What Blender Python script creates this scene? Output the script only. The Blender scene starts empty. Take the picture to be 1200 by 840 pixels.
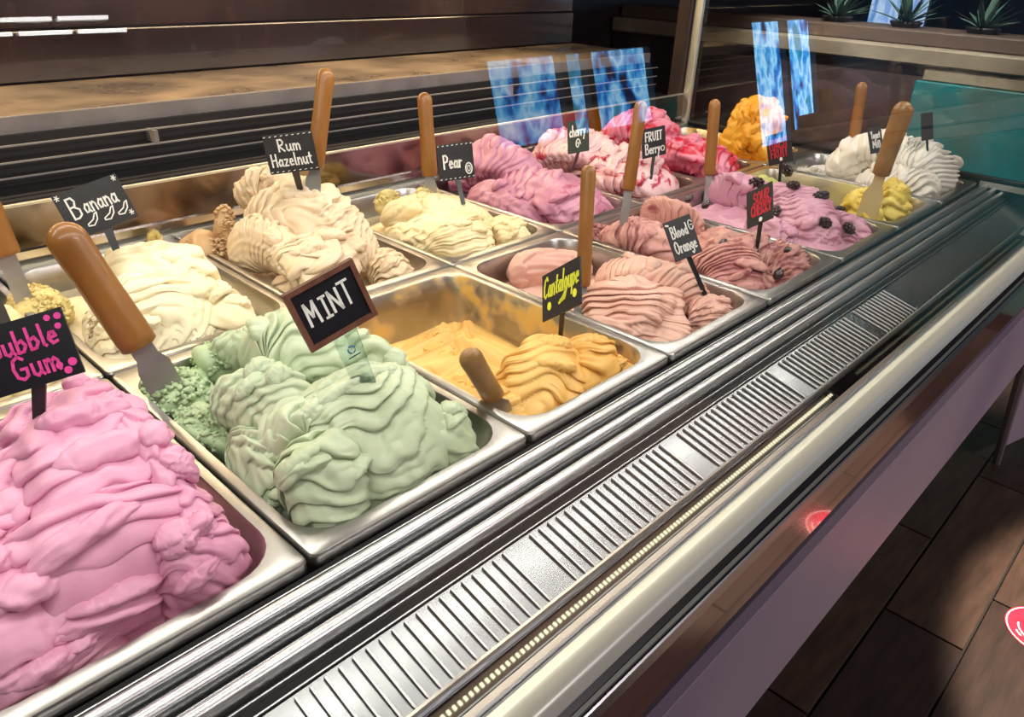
import bpy, math, random
import numpy as np
from mathutils import Vector

# ------------------------------------------------------------------ camera, world, lights
H = 1.0                                   # height of the pan rims above the floor
SC = bpy.context.scene
COL = SC.collection
FPX = 890.2                               # focal length in pixels of the 1200-wide frame
CAM = np.array([-0.22396, -0.40724, H + 0.41794])
EUL = (1.080584, -0.036418, -0.806019)
cd = bpy.data.cameras.new('camera'); cam = bpy.data.objects.new('camera', cd); COL.objects.link(cam)
cam.location = CAM; cam.rotation_euler = EUL
cd.sensor_fit = 'HORIZONTAL'; cd.sensor_width = 36.0; cd.lens = 36.0 * FPX / 1200.0
cd.clip_start = 0.02; cd.clip_end = 100
SC.camera = cam
vs = SC.view_settings
vs.view_transform = 'Standard'; vs.look = 'None'; vs.gamma = 1.0; vs.use_curve_mapping = False
vs.exposure = 0.0

w = bpy.data.worlds.new('world'); SC.world = w; w.use_nodes = True
bg = w.node_tree.nodes['Background']
bg.inputs[0].default_value = (0.62, 0.58, 0.72, 1); bg.inputs[1].default_value = 0.07

def area(name, loc, size, power, color, rot=(0, 0, 0), spread=180):
    l = bpy.data.lights.new(name, 'AREA'); l.shape = 'RECTANGLE'; l.size, l.size_y = size
    l.energy = power; l.color = color; l.spread = math.radians(spread)
    o = bpy.data.objects.new(name, l); COL.objects.link(o); o.location = loc; o.rotation_euler = rot
    return o
# LED strips of the case canopy (their housings are built with the case)
area('led_strip_light_front', (0.55, -0.025, H + 0.545), (2.3, 0.025), 6.4, (1.0, 0.95, 0.88), (math.radians(24), 0, 0))
area('led_strip_light_rear', (0.55, 0.42, H + 0.545), (2.3, 0.025), 9.0, (1.0, 0.93, 0.83), (0, 0, 0))
# added unseen lights: warm strip for the worktop, panel for the case front
area('worktop_fill_light', (0.5, 1.18, H + 0.60), (2.2, 0.03), 22.0, (1.0, 0.74, 0.45))
area('shop_fill_light', (1.6, -3.3, 3.17), (1.6, 0.6), 95, (1.0, 0.88, 0.88))
s2 = bpy.data.lights.new('planter_fill_spot', 'SPOT'); s2.energy = 520; s2.color = (1.0, 0.92, 0.82); s2.spot_size = math.radians(56); s2.spot_blend = .6; s2.shadow_soft_size = .04  # unseen spot added to brighten the planter wall
s2o = bpy.data.objects.new('planter_fill_spot', s2); COL.objects.link(s2o); s2o.location = (2.45, 0.45, 2.95)
s2o.rotation_euler = (Vector((3.55, .55, .95)) - s2o.location).to_track_quat('-Z', 'Y').to_euler()
# added spot whose cone edge makes the warm patch on the floor
sp = bpy.data.lights.new('floor_patch_spot', 'SPOT'); sp.energy = 1500; sp.color = (1.0, 0.82, 0.64)
sp.spot_size = math.radians(39.5); sp.spot_blend = 0.14; sp.shadow_soft_size = 0.03
so = bpy.data.objects.new('floor_patch_spot', sp); COL.objects.link(so)
so.location = (1.75, -1.30, 2.95)

# ------------------------------------------------------------------ helpers
def rotm(e):
    a, b, c = e
    rx = np.array([[1, 0, 0], [0, math.cos(a), -math.sin(a)], [0, math.sin(a), math.cos(a)]])
    ry = np.array([[math.cos(b), 0, math.sin(b)], [0, 1, 0], [-math.sin(b), 0, math.cos(b)]])
    rz = np.array([[math.cos(c), -math.sin(c), 0], [math.sin(c), math.cos(c), 0], [0, 0, 1]])
    return rz @ ry @ rx
RM = rotm(EUL)
def ray(u, v):
    d = RM @ np.array([(u - 600) / FPX, -(v - 420) / FPX, -1.0]); return d / np.linalg.norm(d)
def at(u, v, **k):
    """point of the place seen at photo pixel (u,v) on the plane x=, y= or z= (z relative to pan rims)"""
    d = ray(u, v); a, val = list(k.items())[0]; i = 'xyz'.index(a)
    if a == 'z': val += H
    return CAM + d * (val - CAM[i]) / d[i]

PW, PD = 0.25, 0.39316                    # pan pitch along the case and in depth
V3 = lambda *a: np.array(a, float)

def mesh(name, verts, faces, smooth=False, autosmooth=None):
    m = bpy.data.meshes.new(name)
    m.from_pydata([tuple(map(float, v)) for v in verts], [], [tuple(map(int, f)) for f in faces])
    m.update()
    if smooth: m.polygons.foreach_set('use_smooth', [True] * len(m.polygons))
    if autosmooth: m.set_sharp_from_angle(angle=math.radians(autosmooth))
    return m

def obj(name, verts, faces, mat, parent=None, smooth=False, autosmooth=None):
    verts = np.array(verts, float)
    org = np.array(parent.location) if parent is not None else None
    if parent is not None and parent.parent is not None: org = org + np.array(parent.parent.location)
    if org is not None: verts = verts - org
    me = mesh(name, verts, faces, smooth, autosmooth)
    o = bpy.data.objects.new(name, me); COL.objects.link(o)
    if mat is not None: me.materials.append(mat)
    if parent is not None: o.parent = parent
    return o

def tag(o, label=None, cat=None, group=None, kind=None):
    if label: o['label'] = label
    if cat: o['category'] = cat
    if group: o['group'] = group
    if kind: o['kind'] = kind
    return o

def thing(name, loc, label, cat, group=None):
    o = bpy.data.objects.new(name, None); COL.objects.link(o); o.location = tuple(map(float, loc))
    o.empty_display_size = 0.02
    return tag(o, label, cat, group)

class MB:
    def __init__(s): s.v = []; s.f = []
    def add(s, v, f):
        n = len(s.v); s.v += [tuple(map(float, p)) for p in v]; s.f += [tuple(i + n for i in q) for q in f]; return s
    def box(s, a, b, bev=0.0):
        a = np.array(a, float); b = np.array(b, float)
        if bev <= 0:
            v = [(x, y, z) for x in (a[0], b[0]) for y in (a[1], b[1]) for z in (a[2], b[2])]
            return s.add(v, [(0, 1, 3, 2), (4, 6, 7, 5), (0, 4, 5, 1), (2, 3, 7, 6), (0, 2, 6, 4), (1, 5, 7, 3)])
        c = bev                           # chamfered box: 24 verts
        v = []; 
        for x in (0, 1):
            for y in (0, 1):
                for z in (0, 1):
                    P = [(a, b)[x][0], (a, b)[y][1], (a, b)[z][2]]
                    sg = [1 - 2 * x, 1 - 2 * y, 1 - 2 * z]
                    for ax in range(3):
                        q = [P[k] + (0 if k == ax else sg[k] * c) for k in range(3)]
                        v.append(q)
        I = lambda x, y, z, ax: (x * 4 + y * 2 + z) * 3 + ax
        f = []
        for x in (0, 1): f.append([I(x, 0, 0, 0), I(x, 1, 0, 0), I(x, 1, 1, 0), I(x, 0, 1, 0)][::(1 if x else -1)])
        for y in (0, 1): f.append([I(0, y, 0, 1), I(0, y, 1, 1), I(1, y, 1, 1), I(1, y, 0, 1)][::(1 if y else -1)])
        for z in (0, 1): f.append([I(0, 0, z, 2), I(1, 0, z, 2), I(1, 1, z, 2), I(0, 1, z, 2)][::(1 if z else -1)])
        for y in (0, 1):
            for z in (0, 1): f.append([I(0, y, z, 1), I(1, y, z, 1), I(1, y, z, 2), I(0, y, z, 2)])
        for x in (0, 1):
            for z in (0, 1): f.append([I(x, 0, z, 0), I(x, 1, z, 0), I(x, 1, z, 2), I(x, 0, z, 2)])
        for x in (0, 1):
            for y in (0, 1): f.append([I(x, y, 0, 0), I(x, y, 1, 0), I(x, y, 1, 1), I(x, y, 0, 1)])
        for x in (0, 1):
            for y in (0, 1):
                for z in (0, 1): f.append([I(x, y, z, 0), I(x, y, z, 1), I(x, y, z, 2)])
        return s.add(v, f)
    def extr(s, prof, x0, x1, closed=True):
        """profile of (y,z) points extruded along x"""
        n = len(prof)
        v = [(x, y, z) for x in (x0, x1) for y, z in prof]
        f = [(i, (i + 1) % n, n + (i + 1) % n, n + i) for i in range(n if closed else n - 1)]
        if closed: f += [tuple(range(n))[::-1], tuple(range(n, 2 * n))]
        return s.add(v, f)
    def tube(s, pts, rads, n=12, sq=1.0, side=None):
        """swept closed tube; rads per point, sq flattens along the side normal"""
        pts = [np.array(p, float) for p in pts]; m = len(pts); v = []
        for i, p in enumerate(pts):
            t = pts[min(i + 1, m - 1)] - pts[max(i - 1, 0)]; t /= np.linalg.norm(t) + 1e-12
            ref = np.array(side, float) if side is not None else (V3(0, 0, 1) if abs(t[2]) < .9 else V3(1, 0, 0))
            a = np.cross(t, ref); a /= np.linalg.norm(a); b = np.cross(a, t)
            r = rads[i] if hasattr(rads, '__len__') else rads
            for k in range(n):
                th = 2 * math.pi * k / n
                v.append(p + a * r * math.cos(th) + b * r * sq * math.sin(th))
        f = [(i * n + k, i * n + (k + 1) % n, (i + 1) * n + (k + 1) % n, (i + 1) * n + k) for i in range(m - 1) for k in range(n)]
        f += [tuple(range(n))[::-1], tuple(range((m - 1) * n, m * n))]
        return s.add(v, f)
    def build(s, name, mat, parent=None, smooth=False, autosmooth=None):
        return obj(name, s.v, s.f, mat, parent, smooth or bool(autosmooth), autosmooth)

# ------------------------------------------------------------------ materials
def lin(r, g, b):
    f = lambda c: (c / 255) / 12.92 if c / 255 <= .04045 else ((c / 255 + .055) / 1.055) ** 2.4
    return (f(r), f(g), f(b), 1)

def mat(name, color, rough=.5, metal=0.0, spec=None, coat=0.0, noise=None, bump=None, emit=None, sss=0.0, sss_scale=.01, rough_noise=None):
    """principled; noise=(scale, colour2, detail, lo, hi, stretch), bump=(scale, strength, stretch)"""
    m = bpy.data.materials.new(name); m.use_nodes = True
    nt = m.node_tree; N = nt.nodes; L = nt.links; P = N['Principled BSDF']
    P.inputs['Base Color'].default_value = color; P.inputs['Roughness'].default_value = rough
    P.inputs['Metallic'].default_value = metal
    if spec is not None: P.inputs['Specular IOR Level'].default_value = spec
    P.inputs['Coat Weight'].default_value = coat
    if sss:
        P.inputs['Subsurface Weight'].default_value = sss
        P.inputs['Subsurface Radius'].default_value = (1, .6, .45); P.inputs['Subsurface Scale'].default_value = sss_scale
    def coord(stretch):
        tc = N.new('ShaderNodeTexCoord'); mp = N.new('ShaderNodeMapping'); L.new(tc.outputs['Object'], mp.inputs[0])
        mp.inputs['Scale'].default_value = stretch or (1, 1, 1); return mp.outputs[0]
    if noise:
        sc, c2, det, lo, hi = noise[:5]; st = noise[5] if len(noise) > 5 else None
        t = N.new('ShaderNodeTexNoise'); t.inputs['Scale'].default_value = sc; t.inputs['Detail'].default_value = det
        L.new(coord(st), t.inputs['Vector'])
        r = N.new('ShaderNodeValToRGB'); r.color_ramp.elements[0].position = lo; r.color_ramp.elements[1].position = hi
        r.color_ramp.elements[0].color = color; r.color_ramp.elements[1].color = c2
        L.new(t.outputs['Fac'], r.inputs[0]); L.new(r.outputs[0], P.inputs['Base Color'])
    if rough_noise:
        sc, lo, hi = rough_noise[:3]; st = rough_noise[3] if len(rough_noise) > 3 else None
        t = N.new('ShaderNodeTexNoise'); t.inputs['Scale'].default_value = sc; t.inputs['Detail'].default_value = 4
        L.new(coord(st), t.inputs['Vector'])
        r = N.new('ShaderNodeMapRange'); r.inputs[1].default_value = .3; r.inputs[2].default_value = .7
        r.inputs[3].default_value = lo; r.inputs[4].default_value = hi
        L.new(t.outputs['Fac'], r.inputs[0]); L.new(r.outputs[0], P.inputs['Roughness'])
    if bump:
        sc, stg = bump[:2]; st = bump[2] if len(bump) > 2 else None
        t = N.new('ShaderNodeTexNoise'); t.inputs['Scale'].default_value = sc; t.inputs['Detail'].default_value = 3
        L.new(coord(st), t.inputs['Vector'])
        b = N.new('ShaderNodeBump'); b.inputs['Strength'].default_value = stg; b.inputs['Distance'].default_value = .002
        L.new(t.outputs['Fac'], b.inputs['Height']); L.new(b.outputs[0], P.inputs['Normal'])
    if emit:
        P.inputs['Emission Color'].default_value = emit[0]; P.inputs['Emission Strength'].default_value = emit[1]
    return m

def glass_mat(name, tint=(1, 1, 1, 1), boost=1.6):
    m = bpy.data.materials.new(name); m.use_nodes = True
    nt = m.node_tree; N = nt.nodes; L = nt.links
    for n in list(N):
        if n.type != 'OUTPUT_MATERIAL': N.remove(n)
    out = [n for n in N if n.type == 'OUTPUT_MATERIAL'][0]
    tr = N.new('ShaderNodeBsdfTransparent'); tr.inputs[0].default_value = tint
    gl = N.new('ShaderNodeBsdfGlossy'); gl.inputs['Roughness'].default_value = 0.0
    fr = N.new('ShaderNodeFresnel'); fr.inputs[0].default_value = 1.5
    mu = N.new('ShaderNodeMath'); mu.operation = 'MULTIPLY'; mu.inputs[1].default_value = boost; mu.use_clamp = True
    mx = N.new('ShaderNodeMixShader')
    L.new(fr.outputs[0], mu.inputs[0]); L.new(mu.outputs[0], mx.inputs[0])
    L.new(tr.outputs[0], mx.inputs[1]); L.new(gl.outputs[0], mx.inputs[2]); L.new(mx.outputs[0], out.inputs[0])
    return m

def emis(name, color, strength):
    m = mat(name, (0.02, 0.02, 0.02, 1), .5, emit=(color, strength)); return m

def window_mat(name, cols, strength, scale):
    """bright street scene beyond a shop window: emissive blotches of colour"""
    m = bpy.data.materials.new(name); m.use_nodes = True
    nt = m.node_tree; N = nt.nodes; L = nt.links; P = N['Principled BSDF']
    tc = N.new('ShaderNodeTexCoord'); mp = N.new('ShaderNodeMapping'); L.new(tc.outputs['Object'], mp.inputs[0])
    mp.inputs['Scale'].default_value = (1.3, 1, .8)
    t = N.new('ShaderNodeTexNoise'); t.inputs['Scale'].default_value = scale; t.inputs['Detail'].default_value = 5
    L.new(mp.outputs[0], t.inputs['Vector'])
    r = N.new('ShaderNodeValToRGB'); cr = r.color_ramp
    pos = np.linspace(.36, .66, len(cols))
    cr.elements[0].position = pos[0]; cr.elements[0].color = cols[0]
    cr.elements[1].position = pos[-1]; cr.elements[1].color = cols[-1]
    for p_, c_ in zip(pos[1:-1], cols[1:-1]):
        e = cr.elements.new(p_); e.color = c_
    L.new(t.outputs['Fac'], r.inputs[0]); L.new(r.outputs[0], P.inputs['Emission Color'])
    P.inputs['Emission Strength'].default_value = strength; P.inputs['Base Color'].default_value = (.02, .02, .03, 1)
    return m

STEEL = mat('polished_steel', (.62, .61, .60, 1), .18, 1.0)
PANSTEEL = mat('pan_steel', (.40, .39, .375, 1), .30, 1.0, noise=(26, (.46, .45, .43, 1), 4, .35, .7))
RIBSTEEL = mat('rib_steel', (.62, .63, .65, 1), .32, 1.0)
VENTSTEEL = mat('vent_steel', (.19, .196, .20, 1), .22, 1.0, rough_noise=(14, .19, .26))
LOUVRE = mat('louvre_glint_white', lin(226, 228, 230), .35, .1)  # near-white paint stands for louvre edges catching the light
MIRROR = mat('upstand_steel', (.24, .20, .185, 1), .12, 1.0, rough_noise=(9, .08, .2))
TRIM = mat('satin_aluminium', (.68, .69, .63, 1), .45, 1.0)
BLACK = mat('black_plastic', (.012, .012, .014, 1), .32)
DARK = mat('dark_void', (.006, .006, .007, 1), .6)
GREYPAINT = mat('grey_painted_edge', lin(140, 132, 130), .45, noise=(14, lin(120, 112, 110), 3, .4, .7))
LEDGE = mat('warm_lit_ledge', (.62, .48, .34, 1), .3, 1.0, rough_noise=(7, .24, .40))  # golden tint puts the warm light into the steel colour
BROWNP = mat('brown_gloss_panel', lin(116, 80, 70), .14, coat=.6)
LAV = mat('pale_lilac_panel', lin(176, 156, 170), .45, noise=(2.2, lin(152, 136, 158), 2, .35, .65))
DARKBROWN = mat('dark_brown_gloss', lin(40, 29, 31), .2, coat=.5, noise=(3, lin(32, 23, 27), 2, .4, .6))
BOARD = mat('chalkboard', lin(30, 31, 34), .55, noise=(60, lin(40, 42, 46), 4, .4, .75))
BOARD2 = mat('black_sign_plastic', lin(20, 19, 28), .38)
FRAMEWOOD = mat('dark_wood_frame', lin(112, 70, 54), .5, noise=(60, lin(90, 52, 40), 3, .4, .7, (1, 6, 1)))
CHALK = mat('white_chalk', lin(232, 232, 228), .8)
PINKCHALK = mat('pink_chalk', lin(235, 70, 160), .7)
YELCHALK = mat('yellow_chalk', lin(215, 220, 60), .7)
REDCHALK = mat('red_chalk', lin(190, 42, 62), .7)
BLUEPRINT = mat('blue_print', lin(40, 110, 170), .6)
HANDLE = mat('amber_wood_handle', lin(146, 98, 42), .36, coat=.2, noise=(30, lin(122, 76, 28), 5, .35, .7, (1, 1, .25)), bump=(120, .1))
HANDLE2 = mat('pale_brown_handle', lin(160, 120, 72), .35, coat=.3, noise=(26, lin(130, 92, 48), 5, .35, .7))
ACRYL = glass_mat('clear_acrylic', (.90, .95, .94, 1), 1.6)
GLASS = glass_mat('case_glass', (.97, .985, .98, 1), 1.7)
ENDGLASS = glass_mat('end_glass', (.80, .88, .88, 1), 1.5)

# ------------------------------------------------------------------ room shell
floor_m = [mat('floor_plank_%d' % k, lin(*c), .55, spec=.25, noise=(7, lin(*d), 6, .35, .7, (1, 6, 1)), bump=(40, .25, (.3, 3, 1)))
           for k, (c, d) in enumerate([((66, 50, 43), (48, 36, 31)), ((60, 46, 40), (44, 33, 29)), ((72, 55, 46), (52, 39, 33)), ((56, 42, 37), (40, 31, 28))])]
GROUT = mat('dark_grout', lin(26, 20, 18), .8)
fl = MB().box((-6, -5.2, -.05), (9.6, 4.0, -.006)).build('floor', GROUT); tag(fl, kind='structure')
PLW, PLL = 0.187, 0.80
rng = random.Random(4)
pl_mesh = []
for k in range(4):
    b = MB().box((0, 0, -.006), (PLL - .006, PLW - .006, 0), .0015); me = mesh('plank', b.v, b.f); me.materials.append(floor_m[k]); pl_mesh.append(me)
offs = {-1: .665, 0: 1.02, 1: .80}
for r in range(-9, 4):
    y0 = -.157 + r * PLW
    ox = {0: 1.03, -1: 1.465, -2: 1.70, 1: .7}.get(r, rng.random() * .8)
    for c in range(-2, 4):
        o = bpy.data.objects.new('plank', pl_mesh[rng.randrange(4)]); COL.objects.link(o); o.parent = fl
        o.location = (ox + c * PLL + .003, y0 + .003, 0)

WALLD = mat('dark_service_wall', lin(58, 44, 44), .35, noise=(2, lin(44, 33, 36), 3, .35, .65))
tag(MB().box((-6, 2.4, 0), (9.6, 2.5, 3.2)).build('wall_back', WALLD), kind='structure')
WALLF = mat('shop_front_wall', lin(70, 58, 60), .6)
wf = MB()
for a, b in [((-6, 0), (3.80, 3.2)), ((6.0, 0), (7.75, 3.2)), ((9.4, 0), (9.6, 3.2)), ((3.80, 0), (6.0, 1.22)), ((3.80, 1.95), (6.0, 3.2)), ((7.75, 0), (9.4, .7)), ((7.75, 2.1), (9.4, 3.2))]:
    wf.box((a[0], -4.12, a[1]), (b[0], -4.0, b[1]))
tag(wf.build('wall_front', WALLF), kind='structure')
tag(MB().box((9.6, -4.12, 0), (9.7, 2.5, 3.2)).build('wall_right', WALLF), kind='structure')
BL = [lin(8, 24, 60), lin(30, 110, 200), lin(80, 180, 240), lin(170, 220, 250), lin(70, 160, 235), lin(40, 130, 160)]
STREET = window_mat('daylight_street', BL, 6.0, 3.6)
FRAMEM = mat('window_frame_dark', lin(40, 34, 38), .5)
def window(n, x0, x1, z0, z1, mull):
    g = tag(MB().box((x0, -4.10, z0), (x1, -4.08, z1)).build('window_%d' % n, STREET), kind='structure')
    f = MB()
    f.box((x0, -4.07, z0), (x1, -4.0, z0 + .05)); f.box((x0, -4.07, z1 - .05), (x1, -4.0, z1))
    for x in mull: f.box((x - .04, -4.07, z0 + .05), (x + .04, -4.0, z1 - .05))
    f.build('window_frame', FRAMEM, g)
window(1, 3.80, 6.0, 1.22, 1.95, [3.84, 4.72, 5.04, 5.96])
window(2, 7.75, 9.4, .7, 2.1, [7.79, 8.6, 9.36])
wb = tag(MB().box((7.1, 2.36, .85), (8.7, 2.38, 2.2)).build('window_3', window_mat('daylight_garden', [lin(90, 130, 190), lin(150, 180, 225), lin(190, 205, 235), lin(120, 160, 220), lin(170, 170, 210)], 1.6, 3)), kind='structure')
f3 = MB()
for a in (7.06, 7.9, 8.68): f3.box((a, 2.34, .8), (a + .06, 2.40, 2.25))
f3.box((7.06, 2.34, .8), (8.74, 2.40, .86)); f3.build('window_frame', FRAMEM, wb)
CEILM = mat('dark_ceiling', lin(60, 54, 56), .8)
tag(MB().box((-6, -4.12, 3.2), (9.7, 2.5, 3.3)).build('ceiling', CEILM), kind='structure')
tag(MB().box((-6.1, -4.12, 0), (-6, 2.5, 3.2)).build('wall_left', WALLF), kind='structure')

PANELM = mat('fill_panel_white', lin(220, 216, 212), .5)  # unseen ceiling fixtures added to go with the added lights
for (a, b_, nm) in (((.75, -3.65), (2.45, -2.95), 'over the shop floor'),):
    o = tag(MB().box((a[0], a[1], 3.175), (b_[0], b_[1], 3.2), .004).build('added_fill_panel', PANELM), 'added white fill light panel ' + nm, 'ceiling light')
tag(MB().tube([(1.75, -1.30, 3.2), (1.75, -1.30, 3.02), (1.75, -1.30, 2.97)], [.05, .05, .045], 16).build('added_downlight', FRAMEM, autosmooth=40), 'small black ceiling fixture added for the floor patch spot', 'ceiling light')
tag(MB().tube([(2.45, .45, 3.2), (2.45, .45, 3.03), (2.45, .45, 2.98)], [.05, .05, .045], 16).build('added_downlight', FRAMEM, autosmooth=40), 'small black ceiling fixture added for the planter fill spot', 'ceiling light')

# ------------------------------------------------------------------ display case
X0, X1 = -0.80, 1.765
case = thing('gelato_display_case', (0.5, .3, 0), 'long stainless steel gelato display case holding two rows of pans', 'display case')
def cx(prof, name, m, x0=X0, x1=X1, sm=None): 
    return MB().extr([(y, H + z) for y, z in prof], x0, x1).build(name, m, case, autosmooth=sm)
# body: dark tub under the pans, black recessed base
cx([(-.19, -.145), (-.19, -.37), (.86, -.37), (.86, -.145)], 'tub', DARK)
cx([(.16, -.37), (.16, -1.0), (.82, -1.0), (.82, -.37)], 'base', BLACK)
cx([(.0, -.012), (-.072, -.034), (-.072, -.146), (.0, -.146)], 'rail_bed', mat('dark_reflection_black', (.006, .006, .007, 1), .55, spec=.2))  # black colour stands for the dark room mirrored between the ribs
# three polished ribs in front of the pans
def rib_profile(yc, zc, r=.0046):
    pr = [(yc + r * 1.15 * math.cos(t), zc + r * math.sin(t)) for t in np.linspace(0, math.pi, 13)]
    return pr + [(yc - r * 1.15, zc - .012), (yc + r * 1.15, zc - .012)]
for yc, zc in ((-.0155, -.010), (-.0325, -.0145), (-.0505, -.0185)):
    cx(rib_profile(yc, zc), 'rib', RIBSTEEL, sm=40)
for yc, zc in ((-.0060, -.0115), (-.0240, -.0175), (-.0415, -.0215), (-.0605, -.0265), (-.0695, -.0300)):
    cx(rib_profile(yc, zc, .0007), 'fine_rib', RIBSTEEL, sm=40)
# sloping air vent plate with louvres
vent = cx([(-.072, -.031), (-.131, -.046), (-.131, -.060), (-.072, -.060)], 'vent_plate', VENTSTEEL)
lv = MB()
y0, z0, y1, z1 = -.0735, -.0312, -.1295, -.0452
pr = []
b = MB().add([(0, y0, z0), (0, y1, z1), (.0016, y0, z0), (.0016, y1, z1), (-.0010, y0 - .002, z0 + .0022), (-.0010, y1 + .002, z1 + .0022), (.0006, y0 - .002, z0 + .0022), (.0006, y1 + .002, z1 + .0022)],
             [(0, 1, 5, 4), (4, 5, 7, 6), (6, 7, 3, 2), (0, 4, 6, 2), (1, 3, 7, 5), (0, 2, 3, 1)])
lme = mesh('louvre', b.v, b.f); lme.materials.append(LOUVRE)
x = -.30
k = 0
while x < 1.0:
    o = bpy.data.objects.new('louvre', lme); COL.objects.link(o); o.parent = vent
    o.location = (x - .5, -.3, H)
    k += 1; x += .0118 if k % 18 else .034
cx([(-.1305, -.0435), (-.1335, -.0425), (-.1345, -.0455), (-.1345, -.06), (-.1305, -.06)], 'vent_lip', RIBSTEEL)
cx([(-.1345, -.050), (-.156, -.052), (-.156, -.062), (-.1345, -.062)], 'glass_channel', mat('channel_steel', (.22, .23, .25, 1), .02, 1.0))
cx([(-.156, -.046), (-.1635, -.0455), (-.1635, -.062), (-.156, -.062)], 'channel_lip', mat('warm_steel', (.55, .50, .44, 1), .3, 1.0))
cx([(-.1635, -.042), (-.1660, -.0405), (-.1660, -.062), (-.1635, -.062)], 'fine_rib', RIBSTEEL)
cx([(-.1665, -.044), (-.1690, -.0425), (-.1690, -.062), (-.1665, -.062)], 'fine_rib', RIBSTEEL)
tr_ = [(-.1700, -.062), (-.1700, -.0415)] + [(-.1700 - .0125 + .0125 * math.cos(t), -.0455 + .006 * math.sin(t)) for t in np.linspace(.5, math.pi - .15, 9)] + [(-.1985, -.0525), (-.1985, -.062)]
cx(tr_, 'front_trim', mat('pale_anodised_trim', lin(228, 229, 214), .36, .2), sm=45)
cx([(-.1985, -.054), (-.2045, -.058), (-.2045, -.075), (-.1985, -.075)], 'black_gasket', BLACK)
cx([(-.2045, -.0565), (-.2075, -.0575), (-.2075, -.075), (-.2045, -.075)], 'edge_bead', TRIM)
cx([(-.2075, -.060), (-.2095, -.061), (-.2095, -.075), (-.2075, -.075)], 'black_gasket', BLACK)
cx([(-.2095, -.0595), (-.2110, -.0605), (-.2115, -.075), (-.2095, -.075)], 'edge_bead', RIBSTEEL)
cx([(-.19, -.062), (-.2085, -.064), (-.2085, -.140), (-.19, -.140)], 'brown_front_panel', BROWNP)
cx([(-.19, -.140), (-.204, -.140), (-.204, -.166), (-.19, -.166)], 'shadow_gap_panel', mat('dark_plum_panel', lin(44, 30, 34), .2, coat=.4))
cx([(-.19, -.165), (-.214, -.165), (-.2145, -.168), (-.2145, -.376), (-.212, -.379), (-.19, -.379)], 'lower_front_panel', LAV)
cx([(-.19, -.379), (-.19, -.37), (.16, -.37), (.16, -.379)], 'underside', DARK)
# back upstand (polished) with two strips, and its top edge
cx([(.790, -.03), (.796, .083), (.801, .083), (.801, -.03)], 'back_upstand', MIRROR)
cx([(.7945, .0815), (.7945, .0845), (.8025, .0845), (.8025, .0815)], 'upstand_edge', TRIM)
cx([(.776, -.004), (.776, .003), (.7935, .006), (.7935, -.004)], 'upstand_strip', TRIM)
cx([(.784, .010), (.784, .021), (.7945, .022), (.7945, .010)], 'upstand_strip', STEEL)
# slatted air outlet behind
cx([(.93, .075), (.93, .15), (.938, .15), (.938, .075)], 'outlet_back', DARK)
for y, z in ((.90, .141), (.90, .117), (.90, .095)):
    cx([(y, H * 0 + z - .0012), (y, z + .0012), (y + .003, z + .0012), (y + .003, z - .0012)], 'outlet_slat', mat('slat_steel', lin(150, 146, 146), .4, .3) if 'slat_steel' not in bpy.data.materials else bpy.data.materials['slat_steel'])
for xx in (.298, 1.15):
    MB().box((xx, .899, H + .118), (xx + .007, .93, H + .138)).build('outlet_bracket', GREYPAINT, case)
cx([(.801, .06), (.801, .065), (.93, .078), (.93, .073)], 'outlet_floor', BLACK)
# end of the case
MB().box((X1, -.2115, H - .38), (X1 + .018, .938, H + .002), .002).build('end_panel', BLACK, case)
MB().box((X1 - .002, -.17, H + .002), (X1 + .012, .82, H + .012), .002).build('end_rail', BLACK, case)
MB().box((X1 - .004, -.165, H - .012), (X1, .0, H + .001)).build('end_cap', TRIM, case)
MB().box((X1 - .03, .80, H + .0), (X1 + .01, .84, H + .62), .004).build('corner_post', mat('dark_post', lin(60, 48, 46), .3, metal=.3), case)
MB().box((X1 - .012, .775, H + .0), (X1 + .004, .80, H + .62), .003).build('corner_seal', TRIM, case)

# service worktop behind the case
wt = thing('service_worktop', (0.5, 1.08, 0), 'steel service worktop with grey front edge behind the case', 'worktop')
MB().box((X0, .95, H + .152), (X1 + .02, 1.24, H + .174), .001).build('top', LEDGE, wt)
MB().box((X0, .944, H + .1455), (X1 + .02, .95, H + .1745), .001).build('front_edge', GREYPAINT, wt)
MB().box((X0, .96, 0), (X1 + .02, 1.22, H + .152)).build('carcass', DARK, wt)
# dark cabinet fronts behind the worktop
sx = np.linspace(X0, X1 + .02, 2)
cab = thing('back_cabinet', (0.5, 1.3, 0), 'dark brown glossy back cabinet behind the worktop', 'cabinet')
MB().box((X0, 1.262, 0), (X1 + .02, 1.6, 1.95)).build('carcass', DARK, cab)
for a, b_ in zip(sx[:-1], sx[1:]):
    MB().box((a + .002, 1.244, H + .176), (b_ - .002, 1.262, H + .262), .002).build('lower_panel', DARKBROWN, cab)
    MB().box((a + .002, 1.250, H + .265), (b_ - .002, 1.262, H + .70), .002).build('upper_panel', mat('cabinet_panel', lin(52, 42, 42), .12, coat=.7, noise=(5, lin(36, 29, 32), 3, .4, .6)) if 'cabinet_panel' not in bpy.data.materials else bpy.data.materials['cabinet_panel'], cab)

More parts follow.
